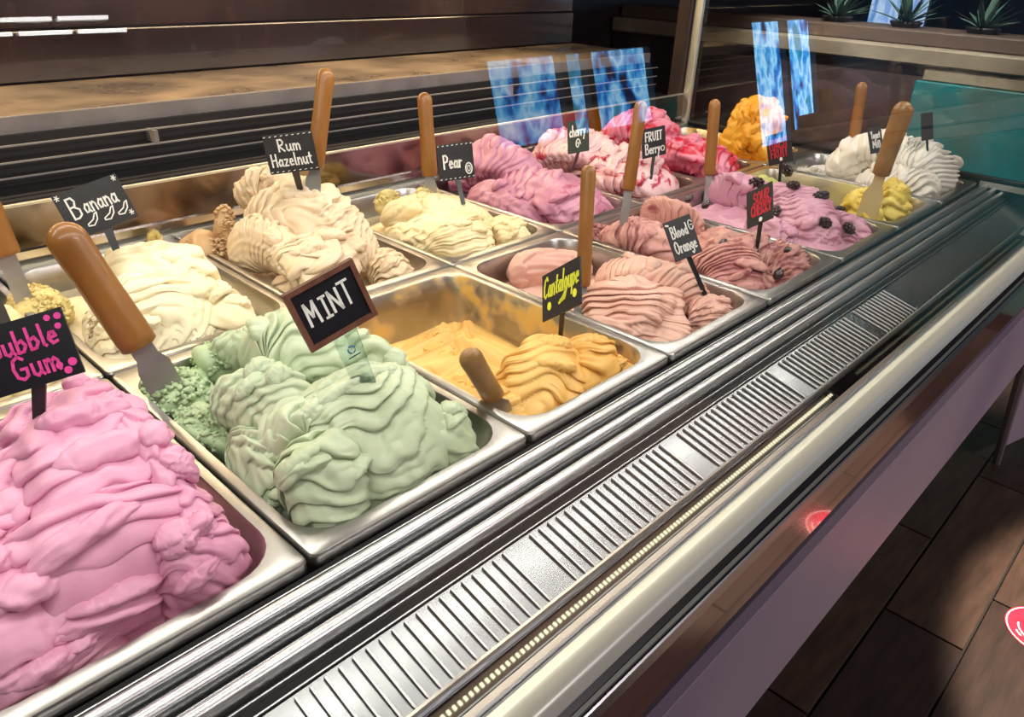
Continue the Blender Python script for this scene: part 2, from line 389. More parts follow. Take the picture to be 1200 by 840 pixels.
# glass panes
lean = .15
ct, st_ = math.cos(lean), math.sin(lean)
def slab(p, L_, th):                      # leaning front glass
    y, z = p
    return [(y, z), (y + L_ * st_, z + L_ * ct), (y + L_ * st_ + th * ct, z + L_ * ct - th * st_), (y + th * ct, z - th * st_)]
y, z = -.179, -.047
MB().add([(X0, y, H + z), (X1 + .01, y, H + z), (X1 + .01, y + .60 * st_, H + z + .60 * ct), (X0, y + .60 * st_, H + z + .60 * ct)], [(0, 1, 2, 3)]).build('front_glass', GLASS, case)
MB().extr([(y + .598 * st_ - .004, H + z + .598 * ct), (y + .598 * st_ - .004, H + z + .612 * ct), (y + .598 * st_ + .012, H + z + .612 * ct), (y + .598 * st_ + .012, H + z + .598 * ct)], X0, X1 + .01).build('glass_top_trim', TRIM, case)
MB().add([(X1 + .006, -.168, H + .012), (X1 + .006, .80, H + .012), (X1 + .006, .80, H + .60), (X1 + .006, -.085, H + .60)], [(0, 1, 2, 3)]).build('end_glass', ENDGLASS, case)
MB().box((X1 + .002, -.08, H + .60), (X1 + .012, .80, H + .61)).build('glass_top_trim', TRIM, case)

# canopy with LED strips (above the frame)
LEDM = emis('led_chip', (1, .88, .56, 1), 6)
MB().box((X0, -.08, H + .612), (X1, .86, H + .63), .002).build('canopy_roof', mat('canopy_dark', lin(40, 36, 36), .5), case)
for yy in (-.03, .42):
    MB().box((X0 + .1, yy - .018, H + .556), (X1 - .1, yy + .018, H + .611), .002).build('led_housing', TRIM, case)
ch = MB()
for i in range(190):
    xx = -.55 + i * .0118
    ch.box((xx, .056, H + .553), (xx + .005, .064, H + .5555))
tag(ch.build('led_chips', LEDM, case), kind='stuff')
MB().box((X0 + .1, .045, H + .5556), (X1 - .1, .075, H + .611), .002).build('led_housing', TRIM, case)
# LED tubes on the shop side of the room, seen as reflections in the front glass
TUBE = emis('led_tube_glow', (1, .97, .95, 1), 16)
i = 0
for row, (yy, zz) in enumerate(((-3.9, 2.232), (-3.9, 2.172))):
    for k in range(3):
        xa = .60 + k * .25 + row * .07
        t = thing('led_tube', (xa + .12, yy, zz), '%s LED tube of the %s row on the front wall' % (('leftmost', 'middle', 'rightmost')[k], ('upper', 'lower')[row]), 'lamp', 'LED tubes on the front wall')
        MB().tube([(xa, yy, zz), (xa + .22, yy, zz)], .009, 10).build('tube', TUBE, t, smooth=True)
        MB().box((xa - .005, yy - .10, zz - .01), (xa + .225, yy - .02, zz + .01), .004).build('batten', TRIM, t)

# ------------------------------------------------------------------ pans
def rrect(x0, x1, y0, y1, r, n=7):
    pts = []
    for (cx_, cy_, a0) in ((x1 - r, y0 + r, -90), (x1 - r, y1 - r, 0), (x0 + r, y1 - r, 90), (x0 + r, y0 + r, 180)):
        for k in range(n):
            a = math.radians(a0 + 90 * k / (n - 1)); pts.append((cx_ + r * math.cos(a), cy_ + r * math.sin(a)))
    return pts
def pan_mesh(m, m_in, name):
    g = .0016; loops = []
    def lp(x0, x1, y0, y1, r, z): loops.append([(x, y, z) for x, y in rrect(x0, x1, y0, y1, r)])
    W, D = PW, PD
    lp(g, W - g, g, D - g, .007, -.011)
    lp(g, W - g, g, D - g, .007, -.0025)
    lp(g + .0012, W - g - .0012, g + .0012, D - g - .0012, .0065, -.0006)
    lp(g + .003, W - g - .003, g + .003, D - g - .003, .006, 0)
    lp(.0115, W - .0115, .0185, D - .0185, .040, -.0008)
    lp(.0128, W - .0128, .0200, D - .0200, .040, -.0030)
    lp(.0155, W - .0155, .0230, D - .0230, .040, -.030)
    lp(.0260, W - .0260, .0340, D - .0340, .038, -.122)
    lp(.0330, W - .0330, .0420, D - .0420, .034, -.130)
    n = len(loops[0]); v = [p for l in loops for p in l]; f = []; mi = []
    for k in range(len(loops) - 1):
        for i in range(n):
            f.append((k * n + i, k * n + (i + 1) % n, (k + 1) * n + (i + 1) % n, (k + 1) * n + i)); mi.append(0 if k < 4 else 1)
    f.append(tuple(range((len(loops) - 1) * n, len(loops) * n))); mi.append(1)
    me = mesh(name, v, f, True, 35); me.materials.append(m); me.materials.append(m_in)
    me.polygons.foreach_set('material_index', mi)
    return me
def stain(name, c, lo, hi, scale=9):
    """steel wall blotched with smeared gelato, or with a painted gelato reflection"""
    m = bpy.data.materials.new(name); m.use_nodes = True
    nt = m.node_tree; N = nt.nodes; L = nt.links; P = N['Principled BSDF']
    tc = N.new('ShaderNodeTexCoord'); t = N.new('ShaderNodeTexNoise'); t.inputs['Scale'].default_value = scale; t.inputs['Detail'].default_value = 6
    L.new(tc.outputs['Object'], t.inputs['Vector'])
    r = N.new('ShaderNodeMapRange'); r.inputs[1].default_value = lo; r.inputs[2].default_value = hi; L.new(t.outputs['Fac'], r.inputs[0])
    mx = N.new('ShaderNodeMix'); mx.data_type = 'RGBA'; mx.inputs['A'].default_value = (.42, .39, .32, 1); mx.inputs['B'].default_value = c
    L.new(r.outputs[0], mx.inputs['Factor']); L.new(mx.outputs['Result'], P.inputs['Base Color'])
    iv = N.new('ShaderNodeMath'); iv.operation = 'SUBTRACT'; iv.inputs[0].default_value = 1; L.new(r.outputs[0], iv.inputs[1]); L.new(iv.outputs[0], P.inputs['Metallic'])
    P.inputs['Roughness'].default_value = .34
    return m
PAN = pan_mesh(PANSTEEL, PANSTEEL, 'gelato_pan')
PAN_Y = pan_mesh(PANSTEEL, stain('cantaloupe_smear', lin(206, 168, 90), .50, .60, 16), 'gelato_pan')
PAN_L = pan_mesh(PANSTEEL, stain('lemon_smear', lin(196, 186, 122), .38, .62, 10), 'gelato_pan')
PAN_P = pan_mesh(PANSTEEL, stain('pink_reflection', lin(150, 84, 112), .42, .62, 6), 'gelato_pan')  # blotchy pink in the wall colour stands for the gelato's reflection
flav = {(-1, 0): 'pink bubble gum', (0, 0): 'pale green mint', (1, 0): 'orange-yellow cantaloupe', (2, 0): 'peach blood orange', (3, 0): 'dusky rose sour cherry',
        (4, 0): 'mauve pink berry', (5, 0): 'lemon yellow', (6, 0): 'snow white', (-1, 1): 'cream vanilla', (0, 1): 'ivory banana', (1, 1): 'beige rum hazelnut',
        (2, 1): 'cream pear', (3, 1): 'rose-purple cherry', (4, 1): 'red-striped forest fruit', (5, 1): 'crimson raspberry', (6, 1): 'golden mango'}
for (i, j), fn in flav.items():
    me = {(1, 0): PAN_Y, (5, 0): PAN_L, (-1, 0): PAN_P, (6, 1): PAN_Y}.get((i, j), PAN)
    o = bpy.data.objects.new('gelato_pan', me); COL.objects.link(o); o.location = (i * PW, j * PD, H)
    tag(o, 'rectangular steel pan holding the %s gelato' % fn, 'pan', 'gelato pans in the case')

# ------------------------------------------------------------------ gelato
class Snoise:
    def __init__(s, seed, n=7, f=1.0):
        r = np.random.RandomState(seed); s.k = r.normal(0, 1, (n, 3)) * f * 2.2; s.p = r.uniform(0, 6.28, n); s.a = 1 / (1 + .35 * np.arange(n)); s.a /= np.sqrt((s.a ** 2).sum() / 2)
    def __call__(s, x, y, z=0):
        t = sum(a * np.sin(k[0] * x + k[1] * y + k[2] * z + p) for a, k, p in zip(s.a, s.k, s.p)); return t * .6
def sstep(a, b, x):
    t = np.clip((x - a) / (b - a), 0, 1); return t * t * (3 - 2 * t)

def lobe(p0, p1, p2, w, h, n=6, amp=.006, lip=.006, tilt=.4, bow=.5, fan=None, seed=0, nu=110, nv=64, k=2.6, rough=.05, jag=.0, sub=.42):
    """a scooped mass: swept axis crossed by overlapping ribbons with sharp creases between them"""
    p0, p1, p2 = map(np.array, (p0, p1, p2))
    rs = np.random.RandomState(seed + 500)
    if fan is None: fan = rs.uniform(-.4, .4)
    u = np.linspace(0.002, .998, nu)[:, None]; v = np.linspace(0, 2 * math.pi, nv, endpoint=False)[None, :]
    A = (1 - u) ** 2 * p0 + 2 * u * (1 - u) * p1 + u ** 2 * p2
    T = 2 * (1 - u) * (p1 - p0) + 2 * u * (p2 - p1); T /= np.linalg.norm(T, axis=1, keepdims=True)
    S = np.cross(T, V3(0, 0, 1)); S /= np.linalg.norm(S, axis=1, keepdims=True); Nn = np.cross(S, T)
    prof = (1 - np.abs(2 * u - 1) ** k) ** (1 / k)
    na, nb, nc, nd = Snoise(seed), Snoise(seed + 11), Snoise(seed + 23, f=2.2), Snoise(seed + 37, f=.8)
    cv, sv = np.cos(v), np.sin(v)
    uu = u + 0 * v
    X, Y = uu * 2.2, cv * 1.1 + 0 * u; Zz = sv * 1.1 + 0 * u
    big = 1 + .12 * na(X, Y, Zz) + rough * nc(X * 1.6, Y * 1.6, Zz * 1.6)
    ph = n * ((uu - .5) * (1 + fan * cv) + .5 + .075 * nd(X * .9, Y * .9, Zz * .9) + .05 * np.sin(6.283 * 1.6 * uu + seed)) + tilt * cv + bow * cv * cv + .22 * nc(X, Y, Zz) + seed * .37
    f = ph - np.floor(ph); idx = np.floor(ph)
    q = np.abs(2 * np.clip(f, 0, 1) ** 1.7 - 1)
    g = (1 - q ** 2.0) ** .52
    vary = np.sin(idx * 12.9898 + seed * 4.1) * .5 + .5
    env = np.clip(.80 + .45 * nb(X * .7 + 3, Y * .8, Zz * .8), .18, 1.3) * (.5 + .8 * vary)
    # thinner ribbons riding on the broad ones
    ph2 = ph * 2.63 + .3 * nb(X * 1.3, Y, Zz); f2 = ph2 - np.floor(ph2)
    g2 = (1 - np.abs(2 * f2 ** 1.5 - 1) ** 2.0) ** .7
    env2 = np.clip(.4 + .9 * nd(X * 1.7 + 9, Y * 1.2, Zz), 0, 1.2)
    disp = 1.15 * amp * (g * env + sub * g2 * env2)
    r1 = w * prof * big; r2 = h * prof * big
    off = S[:, None, :] * (r1 * cv)[..., None] + Nn[:, None, :] * (r2 * sv)[..., None]
    ln = np.linalg.norm(off, axis=2, keepdims=True) + 1e-9
    edge = np.clip(prof * 1.3, 0, 1)
    P = A[:, None, :] + off + off / ln * (disp * edge - amp * .6)[..., None] + T[:, None, :] * (lip * g * env * edge)[..., None]
    if jag:
        P += off / ln * (jag * nc(X * 5, Y * 5, Zz * 5))[..., None]
    V = P.reshape(-1, 3); F = []
    I = np.arange(nu * nv).reshape(nu, nv)
    a = I[:-1]; b = np.roll(I, -1, 1)[:-1]; c = np.roll(I, -1, 1)[1:]; dd = I[1:]
    F = np.stack([a, b, c, dd], -1).reshape(-1, 4).tolist()
    F.append(I[0][::-1].tolist()); F.append(I[-1].tolist())
    return V, F

def bed(level, dome, seed, amp=.004, fr=30, nr=40, nt=112, fill=0.0):
    """gelato filling the pan up to the level"""
    per = np.array(rrect(.018, PW - .018, .026, PD - .026, .040, nt // 4)); c = np.array([PW / 2, PD / 2])
    n = Snoise(seed, 9); n2 = Snoise(seed + 5, 9)
    V = [(c[0], c[1], level + dome)]; F = []
    m = len(per)
    for k in range(1, nr + 1):
        r = k / nr; q = c + (per - c) * r
        zz = level + dome * (1 - r ** 2.2) + amp * (n(q[:, 0] * fr, q[:, 1] * fr) + .5 * n2(q[:, 0] * fr * 3, q[:, 1] * fr * 3))
        V += [(a, b, z) for (a, b), z in zip(q, zz)]
    F += [(0, 1 + i, 1 + (i + 1) % m) for i in range(m)]
    for k in range(nr - 1):
        o = 1 + k * m
        F += [(o + i, o + m + i, o + m + (i + 1) % m, o + (i + 1) % m) for i in range(m)]
    return np.array(V), F

def crumb(c, r, seed, size=.0040, n=150):
    size *= .62; n = int(n * 2.4)
    """scraped, crumbly heap: a rough dome with many small lumps over it"""
    rs = np.random.RandomState(seed); V, F = [], []; cnt = 0
    def add(v, f):
        nonlocal cnt
        V.append(v); F.extend([[q + cnt for q in p] for p in f]); cnt += len(v)
    def ball(cc, rad, nu, nv, rough):
        u = np.linspace(.03, math.pi - .03, nu)[:, None]; v = np.linspace(0, 2 * math.pi, nv, endpoint=False)[None, :]
        d = np.stack([np.sin(u) * np.cos(v), np.sin(u) * np.sin(v), np.cos(u) + 0 * v], -1)
        no = Snoise(rs.randint(9999), 6, 1.3); k = 1 + rough * no(d[..., 0], d[..., 1], d[..., 2])
        P = (cc + d * k[..., None] * rad).reshape(-1, 3); I = np.arange(nu * nv).reshape(nu, nv)
        Fq = np.stack([I[:-1], I[1:], np.roll(I, -1, 1)[1:], np.roll(I, -1, 1)[:-1]], -1).reshape(-1, 4).tolist()
        add(P, Fq + [I[0].tolist(), I[-1][::-1].tolist()])
    c = np.array(c); r = np.array(r)
    ball(c, r * .94, 26, 36, .22)
    for k in range(n):
        ct = rs.uniform(.05, 1); a = rs.uniform(0, 6.283); sn = math.sqrt(1 - ct * ct)
        d = V3(sn * math.cos(a), sn * math.sin(a), ct)
        rad = size * rs.uniform(.5, 1.5) * V3(rs.uniform(.7, 1.4), rs.uniform(.7, 1.4), rs.uniform(.6, 1.1))
        ball(c + d * r * rs.uniform(.86, 1.02), rad, 6, 7, .45)
    return np.concatenate(V), F

def gel_mat(name, c, c2, scale=9, lo=.35, hi=.7, rough=.42, sss=.10, stripes=None):
    m = mat(name, lin(*c), rough, sss=sss, sss_scale=.006, noise=(scale, lin(*c2), 4, lo, hi), bump=(190, .14))
    if stripes:
        nt = m.node_tree; N = nt.nodes; L = nt.links; P = N['Principled BSDF']
        src = P.inputs['Base Color'].links[0].from_socket
        tc = N.new('ShaderNodeTexCoord'); wv = N.new('ShaderNodeTexNoise'); wv.inputs['Scale'].default_value = stripes[1]; wv.inputs['Detail'].default_value = 3
        wv.inputs['Distortion'].default_value = 1.6
        mp = N.new('ShaderNodeMapping'); mp.inputs['Scale'].default_value = stripes[4] if len(stripes) > 4 else (1, .5, 1); L.new(tc.outputs['Object'], mp.inputs[0]); L.new(mp.outputs[0], wv.inputs['Vector'])
        r = N.new('ShaderNodeMapRange'); r.inputs[1].default_value = stripes[2]; r.inputs[2].default_value = stripes[3]; L.new(wv.outputs['Fac'], r.inputs[0])
        mx = N.new('ShaderNodeMix'); mx.data_type = 'RGBA'; L.new(r.outputs[0], mx.inputs['Factor']); L.new(src, mx.inputs['A']); mx.inputs['B'].default_value = lin(*stripes[0])
        L.new(mx.outputs['Result'], P.inputs['Base Color'])
    return m

GV, GF = [], []                           # all gelato surfaces, for standing things on them
def gelato(i, j, name, label, m, lobes, beds=(), crumbs=(), crumb_mat=None, res=1.0, flaps=3, xmax=PW - .015):
    org = V3(i * PW, j * PD, H)
    root = thing(name, org + V3(PW / 2, PD / 2, -.05), label, 'gelato', 'gelato in the pans')
    V, F = [], []
    def add(v, f, fit=True):
        v = np.array(v, float)
        if fit:                           # squeeze the lobe in between the pan walls
            top = v[:, 2] > -.03
            if top.any():
                for ax, lo, hi in ((0, .015, xmax), (1, .022, PD - .022)):
                    mn, mx_ = v[top, ax].min(), v[top, ax].max()
                    n0, n1 = max(mn, lo), min(mx_, hi)
                    if (mn, mx_) != (n0, n1): v[:, ax] = n0 + (v[:, ax] - mn) * (n1 - n0) / (mx_ - mn)
        n = sum(len(a) for a in V); V.append(v + org); F.extend([[q + n for q in p] for p in f])
        return v
    for a in beds: add(*bed(*a), fit=False)
    for a in lobes:
        a = dict(a); 
        for q in ('p0', 'p1', 'p2'): x, y, z = a[q]; a[q] = V3(x * PW, y * PD, z)
        a['nu'] = int(a.get('nu', 110) * res); a['nv'] = int(a.get('nv', 64) * res)
        nf = a.pop('flaps', flaps)
        if i >= 3 and j == 0: a['amp'] *= 1.3; a['n'] = int(a['n'] * 1.2)
        if i >= 2 or j == 1: a['amp'] *= 1.35; a['lip'] = a.get('lip', .006) * 1.3
        v = add(*lobe(**a)); g = v.reshape(a['nu'], a['nv'], 3); rs = np.random.RandomState(a.get('seed', 0) + 77)
        for _ in range(nf):               # rolled ribbon edges lying along the folds
            iu = int(a['nu'] * rs.uniform(.25, .88)); c0 = rs.uniform(.14, .36); hw = rs.uniform(.05, .11); du = rs.uniform(-.05, .05)
            ix = [(int(np.clip(iu + sg * du * a['nu'], 1, a['nu'] - 2)), int((c0 + sg * hw) * a['nv']) % a['nv']) for sg in (-1, 0, 1)]
            P = [g[x] for x in ix]; P[1] = 2 * P[1] - .5 * (P[0] + P[2])
            wd = rs.uniform(.16, .26) * a['h']; ax_ = (P[2] - P[0]); ax_[2] = 0
            if np.linalg.norm(ax_) < .012: continue
            P = [p_ - V3(0, 0, wd * .25) for p_ in P]
            add(*lobe(P[0], P[1], P[2], wd * 1.5, wd, n=2, amp=.0022, lip=.002, tilt=1.2, seed=int(rs.randint(999)), nu=int(44 * res), nv=int(22 * res), k=2.2))
    if V:
        VV = np.concatenate(V); obj('mound', VV, F, m, root, smooth=True)
        n0 = sum(len(x) for x in GV); GV.append(VV); GF.extend([[q + n0 for q in p] for p in F])
    for c in crumbs:
        x, y, z = c[0]
        v, f = crumb(V3(x * PW, y * PD, z), c[1], *c[2:])
        obj('scraped_heap', v + org, f, crumb_mat or m, root, smooth=True)
        n0 = sum(len(x) for x in GV); GV.append(v + org); GF.extend([[q + n0 for q in p] for p in f])
    return root
def LP(i, j, a, b, c, w, h, n=6, amp=.006, **k):
    """lobe whose crest runs through three photo pixels at given heights above the pan rim"""
    P = []
    for u_, v_, z_ in (a, b, c):
        p = at(u_, v_, z=z_); P.append(V3((p[0] - i * PW) / PW, (p[1] - j * PD) / PD, z_ - h * .9))
    P[1] = 2 * P[1] - .5 * (P[0] + P[2])
    return dict(p0=P[0], p1=P[1], p2=P[2], w=w, h=h, n=n, amp=amp, **k)
def HP(i, j, u_, v_, z_, r, *k):
    p = at(u_, v_, z=z_); return (((p[0] - i * PW) / PW, (p[1] - j * PD) / PD, z_ - r[2] * .8), r) + k
def LB(p0, p1, p2, w, h, n=6, amp=.006, **k): return dict(p0=p0, p1=p1, p2=p2, w=w, h=h, n=n, amp=amp, **k)

G_PINK = gel_mat('pink_gelato', (222, 160, 189), (212, 144, 177), 6)
def q(*a, **k): return LP(-1, 0, *a, **k)
gelato(-1, 0, 'bubble_gum_gelato', 'big mound of folded bright pink gelato at the near left', G_PINK, [
    q((118, 446, .056), (185, 486, .072), (228, 580, .042), .040, .040, 9, .006, sub=.16, seed=3, tilt=.6, bow=-.3, nu=150),
    q((20, 462, .062), (85, 500, .080), (145, 595, .052), .062, .048, 7, .009, lip=.009, sub=.16, seed=5, bow=.7, tilt=-.5, nu=190, nv=100),
    q((70, 585, .055), (120, 645, .052), (150, 735, -.012), .082, .042, 7, .009, lip=.012, sub=.16, seed=8, bow=.9, tilt=.3, k=3.2, nu=230, nv=130),
    q((190, 555, .038), (232, 572, .044), (240, 618, .020), .030, .032, 5, .006, sub=.16, seed=13, bow=.7, nu=110),
    q((215, 600, .030), (255, 645, .032), (275, 700, -.012), .044, .036, 5, .007, lip=.009, sub=.16, seed=14, bow=.5, tilt=.9, k=3.2, nu=160, nv=84),
    q((-60, 600, .055), (-20, 690, .045), (20, 800, -.015), .055, .042, 7, .008, lip=.01, sub=.16, seed=17, bow=.6, tilt=-.6, nu=160, nv=84),
    q((40, 715, .012), (80, 750, .008), (120, 775, -.018), .050, .030, 6, .008, lip=.01, sub=.16, seed=19, bow=.3, tilt=1.2, nu=150, nv=84),
    q((70, 462, .060), (125, 446, .068), (175, 470, .050), .030, .032, 5, .005, sub=.16, seed=20, tilt=.8),
    q((-20, 520, .055), (0, 560, .06), (20, 620, .045), .05, .04, 5, .007, sub=.16, seed=22, tilt=-.8),
], beds=[(-.070, .03, 3)], res=1.2, xmax=PW - .028)

G_MINT = gel_mat('mint_gelato', (190, 203, 174), (176, 192, 158), 8)
G_MINTC = gel_mat('mint_scraps', (182, 203, 164), (162, 188, 142), 30)
def q(*a, **k): return LP(0, 0, *a, **k)
gelato(0, 0, 'mint_gelato', 'large folded mound of pale green mint gelato', G_MINT, [
    q((285, 405, .036), (345, 366, .072), (400, 405, .060), .050, .042, 9, .006, sub=.16, seed=21, bow=.5, tilt=-.3, nu=170, nv=90),
    q((395, 385, .050), (440, 395, .055), (490, 430, .025), .036, .036, 6, .006, sub=.16, seed=22, bow=.6, tilt=.5),
    q((258, 448, .020), (310, 440, .052), (352, 482, .036), .036, .034, 7, .005, sub=.16, seed=24, bow=.7, tilt=.4, nu=140),
    q((322, 520, .022), (350, 470, .052), (388, 505, .030), .030, .034, 6, .006, sub=.16, seed=25, bow=.6, nu=130),
    q((400, 430, .048), (455, 460, .062), (505, 572, -.012), .066, .036, 7, .008, lip=.011, sub=.16, seed=27, bow=.8, tilt=-.5, k=3.2, nu=220, nv=110),
    q((500, 480, .028), (535, 500, .024), (552, 535, -.012), .036, .030, 4, .007, lip=.009, sub=.16, seed=29, bow=.6, tilt=.6),
    q((350, 522, .026), (378, 545, .036), (400, 600, -.012), .052, .034, 6, .008, lip=.011, sub=.16, seed=31, bow=.9, k=3.3, nu=180, nv=100),
    q((258, 505, .004), (278, 535, .012), (312, 590, -.018), .036, .032, 7, .007, lip=.008, sub=.16, seed=36, bow=.3, tilt=.9, nu=140),
    q((360, 580, -.004), (385, 600, -.010), (410, 615, -.022), .056, .022, 5, .006, lip=.010, sub=.16, seed=39, bow=1.0, k=3.5, nu=130, nv=90),
    q((240, 395, .010), (270, 385, .028), (300, 400, .020), .026, .028, 4, .005, sub=.16, seed=41),
], xmax=PW - .026, beds=[(-.065, .02, 8)], crumbs=[HP(0, 0, 205, 445, .004, (.036, .050, .030), 5, .0042, 190), HP(0, 0, 238, 488, -.004, (.026, .045, .028), 7, .0042, 130), HP(0, 0, 250, 408, .010, (.026, .028, .026), 6, .0035, 90)], crumb_mat=G_MINTC, res=1.2)

G_CANT = gel_mat('cantaloupe_gelato', (232, 190, 112), (222, 168, 80), 9)
def q(*a, **k): return LP(1, 0, *a, **k)
gelato(1, 0, 'cantaloupe_gelato', 'half-scooped orange-yellow gelato mound at front of a scraped pan', G_CANT, [
    q((648, 384, .008), (640, 420, .016), (612, 478, -.026), .052, .036, 7, .008, lip=.010, seed=51, tilt=-.9, bow=.6, nu=180, nv=90),
    q((672, 388, .004), (695, 412, .008), (690, 456, -.026), .046, .034, 7, .007, lip=.009, seed=53, tilt=.5, bow=.4, nu=150),
    q((715, 405, -.008), (732, 420, -.010), (738, 440, -.026), .030, .026, 4, .006, lip=.008, seed=54, tilt=.4),
    q((590, 440, -.020), (598, 460, -.014), (605, 480, -.030), .026, .026, 4, .006, seed=57, tilt=-.6),
], beds=[(-.070, .004, 18, .0085, 46)], crumbs=[((.44, .50, -.082), (.028, .03, .016), 16, .0035, 60), ((.62, .80, -.086), (.055, .045, .022), 19, .003, 110)], res=1.2)

G_PEACH = gel_mat('peach_gelato', (219, 178, 160), (206, 156, 140), 9)
def q(*a, **k): return LP(2, 0, *a, **k)
gelato(2, 0, 'blood_orange_gelato', 'peach-coloured gelato mound with fine folds under a Blood Orange sign', G_PEACH, [
    q((700, 312, .012), (765, 306, .034), (825, 338, .008), .044, .034, 11, .004, seed=61, tilt=.9, bow=.5, nu=160),
    q((745, 318, .020), (745, 345, .020), (728, 392, -.022), .078, .034, 9, .006, lip=.008, seed=64, tilt=-1.0, bow=.5, nu=200, nv=90),
    q((815, 340, .008), (838, 352, .004), (838, 378, -.022), .038, .028, 7, .005, seed=69, tilt=.7),
    q((585, 304, -.012), (632, 292, .004), (684, 300, -.014), .032, .034, 2, .002, seed=67, k=4.5, flaps=0),
], beds=[(-.048, .008, 28, .003)], res=1.1)

G_ROSE = gel_mat('sour_cherry_gelato', (198, 150, 140), (180, 122, 118), 16, stripes=((140, 66, 74), 26, .57, .68))
def q(*a, **k): return LP(3, 0, *a, **k)
gelato(3, 0, 'sour_cherry_gelato', 'dusky rose rippled gelato beneath the red-lettered chalkboard nearest the front', G_ROSE, [
    q((705, 272, .0), (750, 262, .030), (800, 285, .010), .042, .034, 10, .006, seed=71, tilt=.7, bow=.4, nu=150),
    q((745, 238, .012), (795, 228, .032), (850, 246, .012), .038, .034, 8, .005, seed=74, tilt=-.6),
    q((825, 262, .020), (862, 275, .026), (900, 285, .012), .040, .034, 6, .006, seed=75, tilt=.6, jag=.002),
    q((825, 285, .018), (858, 305, .018), (868, 340, -.018), .060, .032, 11, .005, seed=77, tilt=.9, bow=.4, nu=150),
    q((895, 285, .014), (925, 295, .012), (935, 322, -.018), .040, .032, 7, .006, seed=79, jag=.003),
], beds=[(-.03, .012, 38, .004)], crumbs=[HP(3, 0, 700, 266, .004, (.030, .034, .020), 36, .0035, 110)], crumb_mat=gel_mat('cherry_scraps', (178, 122, 114), (120, 64, 68), 40), res=1.0)

G_MAUVE = gel_mat('berry_gelato', (204, 156, 172), (188, 134, 156), 12)
def q(*a, **k): return LP(4, 0, *a, **k)
gelato(4, 0, 'berry_gelato', 'mauve pink ridged gelato dotted with dark berries', G_MAUVE, [
    q((835, 214, .016), (880, 202, .040), (925, 218, .022), .042, .036, 8, .006, seed=81, tilt=.5),
    q((915, 212, .040), (945, 226, .040), (960, 282, -.018), .066, .036, 13, .006, seed=83, tilt=.9, bow=.4, nu=170),
    q((978, 238, .016), (1002, 252, .008), (1006, 276, -.018), .040, .030, 9, .005, seed=85, tilt=.6),
    q((885, 250, .014), (905, 260, .018), (925, 285, -.01), .036, .030, 7, .005, seed=86, tilt=-.6),
], beds=[(-.03, .012, 48, .004)], res=.95)

G_LEM = gel_mat('lemon_gelato', (234, 218, 124), (224, 192, 70), 14)
def q(*a, **k): return LP(5, 0, *a, **k)
gelato(5, 0, 'lemon_gelato', 'small frilly lemon yellow gelato scoop around a flat spatula', G_LEM, [
    q((1044, 209, .036), (1060, 222, .036), (1064, 256, -.024), .036, .040, 9, .007, seed=91, tilt=.8, bow=.6, jag=.002, nu=140),
    q((1012, 216, .028), (1008, 232, .026), (1006, 254, -.024), .028, .038, 8, .006, seed=93, tilt=-.6, jag=.003),
    LB((.40, .34, -.06), (.44, .24, -.01), (.46, .14, -.06), .034, .036, 6, .006, seed=94),
], beds=[(-.085, .0, 58, .002)], res=.85)
gelato(5, 0, 'lime_gelato', 'thin pale lime smear left at the back of the yellow pan', gel_mat('lime_gelato', (206, 206, 142), (188, 192, 118), 14), [
    LB((.28, .86, -.07), (.46, .84, .010), (.66, .80, -.06), .032, .036, 2, .003, seed=96)], res=.6)

G_WHITE = gel_mat('white_gelato', (240, 236, 226), (228, 221, 210), 9)
gelato(6, 0, 'white_gelato', 'tall snow white ridged gelato peak at the far end', G_WHITE, [
    LB((.40, .72, -.02), (.46, .52, .105), (.52, .24, .01), .050, .046, 12, .006, seed=101, tilt=.4, bow=.5),
    LB((.50, .48, .0), (.64, .32, .085), (.58, .07, -.02), .080, .046, 15, .006, seed=104, tilt=.8, bow=.5, nu=170),
    LB((.24, .50, -.03), (.24, .34, .025), (.26, .10, -.02), .044, .040, 11, .005, seed=107),
], beds=[(-.03, .0, 68, .003)], crumbs=[((.30, .80, -.036), (.06, .05, .030), 66, .0045, 130)], crumb_mat=gel_mat('white_scraps', (206, 200, 190), (150, 144, 136), 40), res=.95)

G_BAN = gel_mat('banana_gelato', (240, 230, 200), (232, 216, 172), 8)
G_BANC = gel_mat('banana_scraps', (224, 208, 146), (196, 172, 96), 40)
def q(*a, **k): return LP(0, 1, *a, **k)
gelato(0, 1, 'banana_gelato', 'smooth ivory mound of banana gelato behind the mint pan', G_BAN, [
    q((130, 284, .036), (185, 296, .060), (225, 345, .030), .052, .040, 5, .005, sub=.25, seed=111, tilt=.4, nu=150),
    q((175, 330, .036), (195, 350, .042), (190, 415, -.012), .080, .034, 5, .008, lip=.012, sub=.25, seed=114, bow=.9, k=3.3, nu=190, nv=100),
    q((240, 340, .020), (268, 358, .020), (276, 388, -.014), .038, .030, 4, .006, lip=.01, sub=.25, seed=117, tilt=.5),
    q((85, 362, .012), (95, 385, .016), (110, 422, -.014), .050, .030, 6, .005, sub=.25, seed=119, bow=.8, lip=.008),
    q((120, 330, .034), (150, 330, .045), (170, 345, .03), .035, .030, 4, .005, sub=.25, seed=120),
], beds=[(-.04, .015, 78)], crumbs=[HP(0, 1, 42, 345, .006, (.032, .060, .026), 76, .0045, 170), HP(0, 1, 180, 272, .02, (.012, .010, .018), 77, .003, 20)], crumb_mat=G_BANC, res=1.1)

